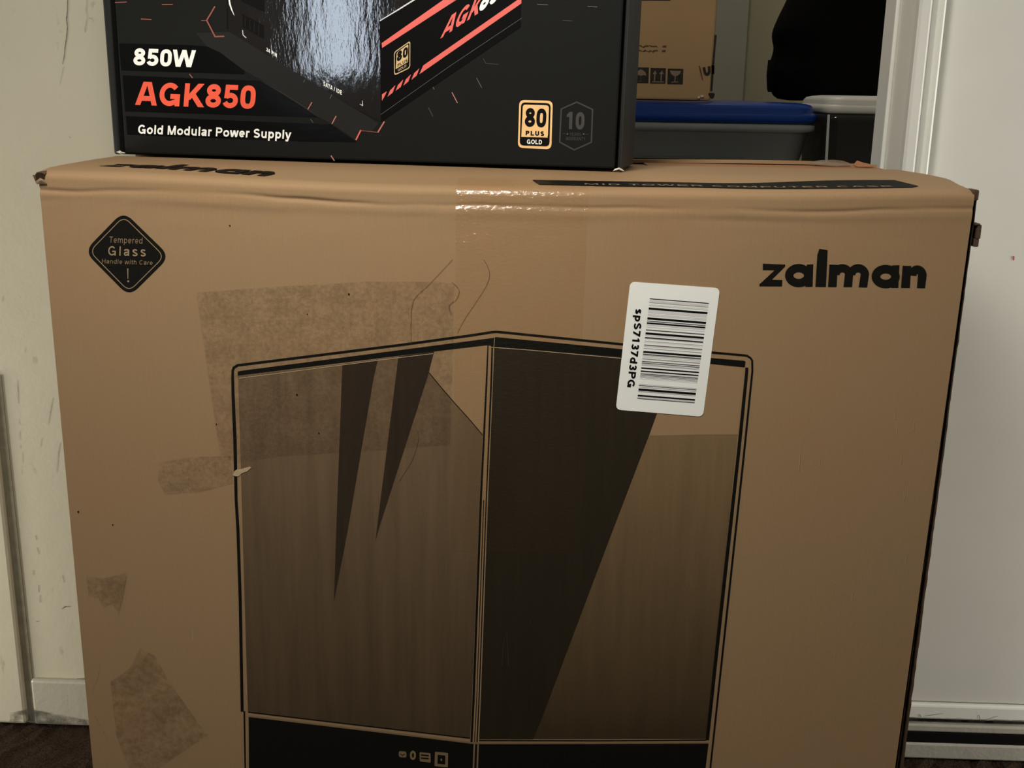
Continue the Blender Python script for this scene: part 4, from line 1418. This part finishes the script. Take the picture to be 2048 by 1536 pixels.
# 80 plus badge
A = PArt()
bo_ = [c7(148, 76), c7(676, 92), c7(652, 856), c7(124, 832)]
A.poly(roundp(bo_, 11, 8), M_gold, 3)
A.poly(roundp([c7(176, 116), c7(643, 130), c7(622, 812), c7(152, 794)], 9, 7), M_black, 4)
A.poly([c7(180, 660)] + roundp([c7(180, 660), c7(203, 150), c7(616, 163), c7(598, 670)], 6, 5)[7:21] + [c7(598, 670)], M_gold, 5)
A.text('80', c7(222, 500), c7(578, 514), c7(236, 203), M_black, 6, 0.235, 0.0)
A.text('PLUS', c7(240, 636), c7(545, 647), c7(242, 562), M_black, 6, 0.27, 0.09)
A.text('GOLD', c7(262, 769), c7(508, 779), c7(266, 697), M_pwhite, 6, 0.21, 0.0)
tag(A.build('rating_badge', psu), 'gold rounded badge with black number 80')
# ten year badge
A = PArt()
hx = [c7(1052, 112), c7(1302, 228), c7(1283, 745), c7(1012, 866), c7(784, 742), c7(808, 222)]
A.line(hx, 3.0, M_hexg, 3, True)
A.text('10', c7(862, 536), c7(1180, 548), c7(872, 262), M_hexn, 3, 0.24, 0.0)
A.text('YEARS', c7(938, 640), c7(1122, 646), c7(940, 592), M_hexg, 3, 0.15, 0.04)
A.text('WARRANTY', c7(880, 714), c7(1188, 722), c7(882, 658), M_hexg, 3, 0.16, 0.04)
for x0, x1 in ((832, 850), (858, 874), (1190, 1206), (1214, 1236)):
    A.line([c7(x0, 610 + (x0 - 832) * .03), c7(x1, 610 + (x0 - 832) * .03)], 1.2, M_hexg, 3)
for x0 in (905, 1162):
    A.poly([(c7(x0, 615)[0] + 1.8 * math.cos(a), c7(x0, 615)[1] + 1.8 * math.sin(a)) for a in (0, 1, 2, 3, 4, 5)], M_gline, 3)
tag(A.build('warranty_badge', psu), 'dark grey hexagon badge with number 10')

# ================================================================== CLOSET THINGS
def loft(rings, name, mats, parent=None, smooth=True, caps=True):
    n = len(rings[0])
    vs = [v for r in rings for v in r]
    fs = [(k * n + i, k * n + (i + 1) % n, (k + 1) * n + (i + 1) % n, (k + 1) * n + i) for k in range(len(rings) - 1) for i in range(n)]
    if caps:
        fs += [tuple(range(n)), tuple(range(len(rings) * n - 1, (len(rings) - 1) * n - 1, -1))]
    return mesh(name, vs, fs, mats, parent, smooth)


def rrect(x0, x1, y0, y1, r, z, n=6):
    return [Vector((p[0], p[1], z)) for p in roundp([(x0, y0), (x1, y0), (x1, y1), (x0, y1)], r, n)]


def tote(name, x0, x1, y0, y1, z_top, z_rim, m_lid, m_body, r=0.03, bi=0.007, tp=1.0):
    e = empty(name, ((x0 + x1) / 2, (y0 + y1) / 2, 0))
    h = z_top - z_rim
    rings = []
    for ins, z in ((0.004, z_rim + .0005), (0.0, z_rim + .003), (0.0, z_rim + h * .40), (0.002, z_rim + h * .48), (0.0035, z_rim + h * .55), (0.003, z_rim + h * .7), (0.006, z_rim + h * .88), (0.012, z_top - .001), (0.022, z_top), (0.040, z_top)):
        rings.append(rrect(x0 + ins, x1 - ins, y0 + ins, y1 - ins, r, z))
    loft(rings, 'lid', [m_lid], e)
    rings = []
    for ins, z in ((bi + .035 * tp, 0.0), (bi + .030 * tp, .004), (bi + .012 * tp, z_rim - .055), (bi + .008 * tp, z_rim - .05), (bi, z_rim - .010), (bi - .006 * tp, z_rim - .008), (bi - .006 * tp, z_rim - .0015), (bi, z_rim)):
        rings.append(rrect(x0 + ins, x1 - ins, y0 + ins, y1 - ins, r, z))
    loft(rings, 'bin', [m_body], e)
    return e


ty = 0.70
p = on_y(1300, 201, ty); q = on_y(1300, 244, ty)
xE = on_y(1645, 230, ty).x
z_top1, z_rim1 = p.z, q.z
t1 = tote('storage_tote', xE - 0.72, xE, ty, ty + 0.42, z_top1, z_rim1, M_blue, M_smoke)
tag(t1, 'dark storage tote with glossy blue lid behind the cartons', 'storage tote', 'plastic totes in the closet')
# its contents line: pale ledge low on the body
lg = MB()
pa = on_y(1250, 311, ty + .012); pb = on_y(1490, 309, ty + .012)
lg.box(pa.x, pb.x, ty + .004, ty + .013, pa.z - .002, pa.z)
lg.build('body_ridge', [M_rim], t1)
ty2 = 0.70
p = on_y(1700, 191, ty2); q = on_y(1700, 229, ty2)
x2 = on_y(1651, 210, ty2).x
t2 = tote('storage_tote', x2, x2 + 0.34, ty2, ty2 + 0.14, p.z, q.z, M_greylid, M_clear, 0.022, 0.003, 0.25)
tag(t2, 'clear storage tote with pale grey lid beside the white jamb', 'storage tote', 'plastic totes in the closet')
z_top2 = p.z
rg = MB()
pa = on_y(1656, 228, ty2 + .006); pb = on_y(1661, 320, ty2 + .006); pc = on_y(1651, 320, ty2 + .006)
rg.add([on_y(1655, 229, ty2 + .004), on_y(1660, 229, ty2 + .004), on_y(1655, 330, ty2 + .004), on_y(1649.5, 330, ty2 + .004),
        on_y(1655, 229, ty2 + .012), on_y(1660, 229, ty2 + .012), on_y(1655, 330, ty2 + .012), on_y(1649.5, 330, ty2 + .012)],
       [(0, 1, 2, 3), (7, 6, 5, 4), (0, 4, 5, 1), (1, 5, 6, 2), (2, 6, 7, 3), (3, 7, 4, 0)])
rg.build('corner_glint', [M_cornerglint], t2)  # pale strip standing for the highlight on the bin's front corner

# shipping carton on the blue lid
by = 0.76
bz0 = z_top1 + 0.0006
pr_t, pr_b = on_y(1437, 0, by), on_y(1424, 196, by)
bx0 = pr_t.x - 0.44
cb = empty('shipping_carton', ((bx0 + pr_t.x) / 2, by + .13, bz0))
tag(cb, 'brown shipping carton with handling pictograms on the blue tote lid', 'box')
bpy.context.view_layer.update()
zb1 = bz0 + 0.42
b = MB()
xr0, xr1 = pr_b.x, pr_b.x + (pr_t.x - pr_b.x) * (zb1 - pr_b.z) / (pr_t.z - pr_b.z) * 0.6
b.add([(bx0, by, bz0), (xr0 - .001, by, bz0), (xr0 - .001, by + .26, bz0), (bx0, by + .26, bz0), (bx0, by, zb1), (xr1, by, zb1), (xr1, by + .26, zb1), (bx0, by + .26, zb1)],
      [(0, 1, 2, 3), (7, 6, 5, 4), (0, 4, 5, 1), (1, 5, 6, 2), (2, 6, 7, 3), (3, 7, 4, 0)])
b.build('carton_body', [M_kraft2], cb, bevel=0.003)
c4b = lambda x, y: (1250 + x / 10.24, 70 + y / 10.24)
A = Art((0, by, 0), (0, -1, 0), 0.0003)
ic = [(165, 660, 490, 985), (520, 672, 838, 995), (872, 688, 1195, 1010)]
for k, (x0, y0, x1, y1) in enumerate(ic):
    A.poly([c4b(x0 + 4, y0), c4b(x1, y0 + 6), c4b(x1 - 12, y1 + 4), c4b(x0 - 8, y1)], M_boxink, 1)
# umbrella
A.poly([c4b(220, 805), c4b(235, 760), c4b(285, 722), c4b(320, 700), c4b(365, 722), c4b(420, 765), c4b(435, 830), c4b(380, 822), c4b(330, 835), c4b(270, 820)], M_boxgrey, 2)
A.line([c4b(322, 830), c4b(318, 930), c4b(300, 958), c4b(278, 935)], 1.3, M_boxtxt, 2)
# arrows
for ax in (610, 745):
    A.poly([c4b(ax - 45, 800), c4b(ax + 10, 725), c4b(ax + 42, 800)], M_boxgrey, 2)
    A.line([c4b(ax, 795), c4b(ax - 8, 940)], 2.4, M_boxgrey, 2)
A.line([c4b(555, 958), c4b(795, 962)], 2.0, M_boxgrey, 2)
# glass
A.poly([c4b(915, 725), c4b(1000, 735), c4b(1150, 735), c4b(1120, 800), c4b(1060, 842), c4b(1000, 842), c4b(945, 800)], M_boxgrey, 2)
A.line([c4b(1028, 838), c4b(1018, 960)], 1.8, M_boxgrey, 2)
A.line([c4b(950, 965), c4b(1090, 962)], 1.6, M_boxgrey, 2)
A.build('pictogram', cb)
A = Art((0, by, 0), (0, -1, 0), 0.0003)
random.seed(11)
for row, (yy, xend) in enumerate(((235, 850), (330, 835))):
    x = 130.0
    pts = []
    while x < 700:
        pts.append(c4b(x, yy + random.uniform(-18, 18)))
        x += random.uniform(18, 42)
    A.line(pts, [random.uniform(1.4, 3.4) for _ in pts], M_boxtxt, 1)
    A.line([c4b(380, yy + 20), c4b(420, yy - 25)], 1.6, M_boxtxt, 1)
    A.poly([c4b(xend - 80, yy - 18), c4b(xend, yy - 24), c4b(xend - 5, yy + 24), c4b(xend - 84, yy + 22)], M_boxtxt, 1)
A.build('lettering', cb)
A = Art((0, by, 0), (0, -1, 0), 0.0003)
A.poly([(1240, -3), (1341, -3), (1341, 1.5), (1240, 1)], M_boxink, 1)
A.build('printed_bar', cb)
A = Art((0, by - 0.0008, 0), (0, -1, 0), 0.0003)
A.line([c4b(1520, 630), c4b(1560, 800), c4b(1590, 930)], [2.5, 3, 1.6], M_boxtxt, 1)
A.line(smooth_px([c4b(1615, 660), c4b(1640, 780), c4b(1690, 805), c4b(1725, 740), c4b(1718, 640)], 5), 5.5, M_boxink, 1)
A.poly([c4b(1765, 620), c4b(1832, 625), c4b(1830, 800), c4b(1780, 800)], M_boxink, 1)
A.line([c4b(1855, 0), c4b(1830, 300), c4b(1800, 640), c4b(1765, 1150)], [5, 4, 5, 4.5], M_boxink, 1)
A.poly(roundp([c4b(1690, 1190), c4b(1840, 1185), c4b(1830, 1270), c4b(1780, 1330), c4b(1720, 1250)], 4, 3), M_boxink, 1)
A.build('marker_scribble', cb)
b = MB()
pa = c4b(1470, 1300); pb = c4b(1640, 1215)
for (x0, y0, x1, y1) in ((1478, 1250, 1545, 1310), (1540, 1228, 1620, 1285)):
    P0 = on_y(*c4b(x0, y1), by - .002); P1 = on_y(*c4b(x1, y0), by - .002)
    b.box(P0.x, P1.x, by - .004, by + .001, P0.z, P1.z)
b.build('tape_highlight', [M_shiny], cb, bevel=0.002)  # pale bits modelled in place of the highlight on the shiny tape

# black garment heaped on the grey lid
gy = 0.955
sil = [(1558, 198), (1548, 190), (1545, 183), (1539, 170), (1535, 150), (1537, 138), (1543, 122), (1551, 98), (1549, 88), (1545, 72), (1549, 55), (1556, 40), (1562, 26), (1572, 8), (1582, -15), (1592, -45), (1606, -90), (1640, -150)]
gar = empty('black_garment', (on_y(1680, 198, gy).x, gy, on_y(1680, 198, gy).z))
tag(gar, 'black garment bundled above the grey lidded tote in the closet', 'coat')
bpy.context.view_layer.update()
rings = []
xRt = on_y(1840, 100, gy).x
NA = 44
for k, (px_, py_) in enumerate(sil):
    pL = on_y(px_, py_, gy)
    z = pL.z
    cx = (pL.x + xRt) / 2
    rx = (xRt - pL.x) / 2
    ry = 0.10 if 0 < k < len(sil) - 1 else 0.06
    ring = []
    for a in range(NA):
        t = 2 * math.pi * a / NA
        f = 1 + 0.10 * mnoise.noise(Vector((math.cos(t) * 3.5, math.sin(t) * 3.5, z * 7))) * (1 if abs(math.cos(t)) < .97 else 0)
        ring.append(Vector((cx - rx * math.cos(t) * (1 if math.cos(t) > .9 else f), gy - ry * math.sin(t) * f, z + (0.006 * math.sin(t * 5) if k == 0 else 0))))
    rings.append(ring)
g_o = loft(rings, 'garment_body', [M_fabric], gar)
sb = g_o.modifiers.new('sub', 'SUBSURF'); sb.levels = 1; sb.render_levels = 1
rings = []
for (xa_, xb_, yy) in ((1536, 1552, 120), (1533, 1551, 150), (1533.5, 1549, 165), (1534, 1547, 178), (1536, 1543.5, 184)):
    P0, P1 = on_y(xa_, yy, gy - .02), on_y(xb_, yy, gy - .02)
    cx, rx = (P0.x + P1.x) / 2, (P1.x - P0.x) / 2
    rings.append([Vector((cx + rx * math.cos(a * math.pi / 5), gy - .02 + .006 * math.sin(a * math.pi / 5), P0.z)) for a in range(10)])
loft(rings, 'strap', [M_fabric], gar)
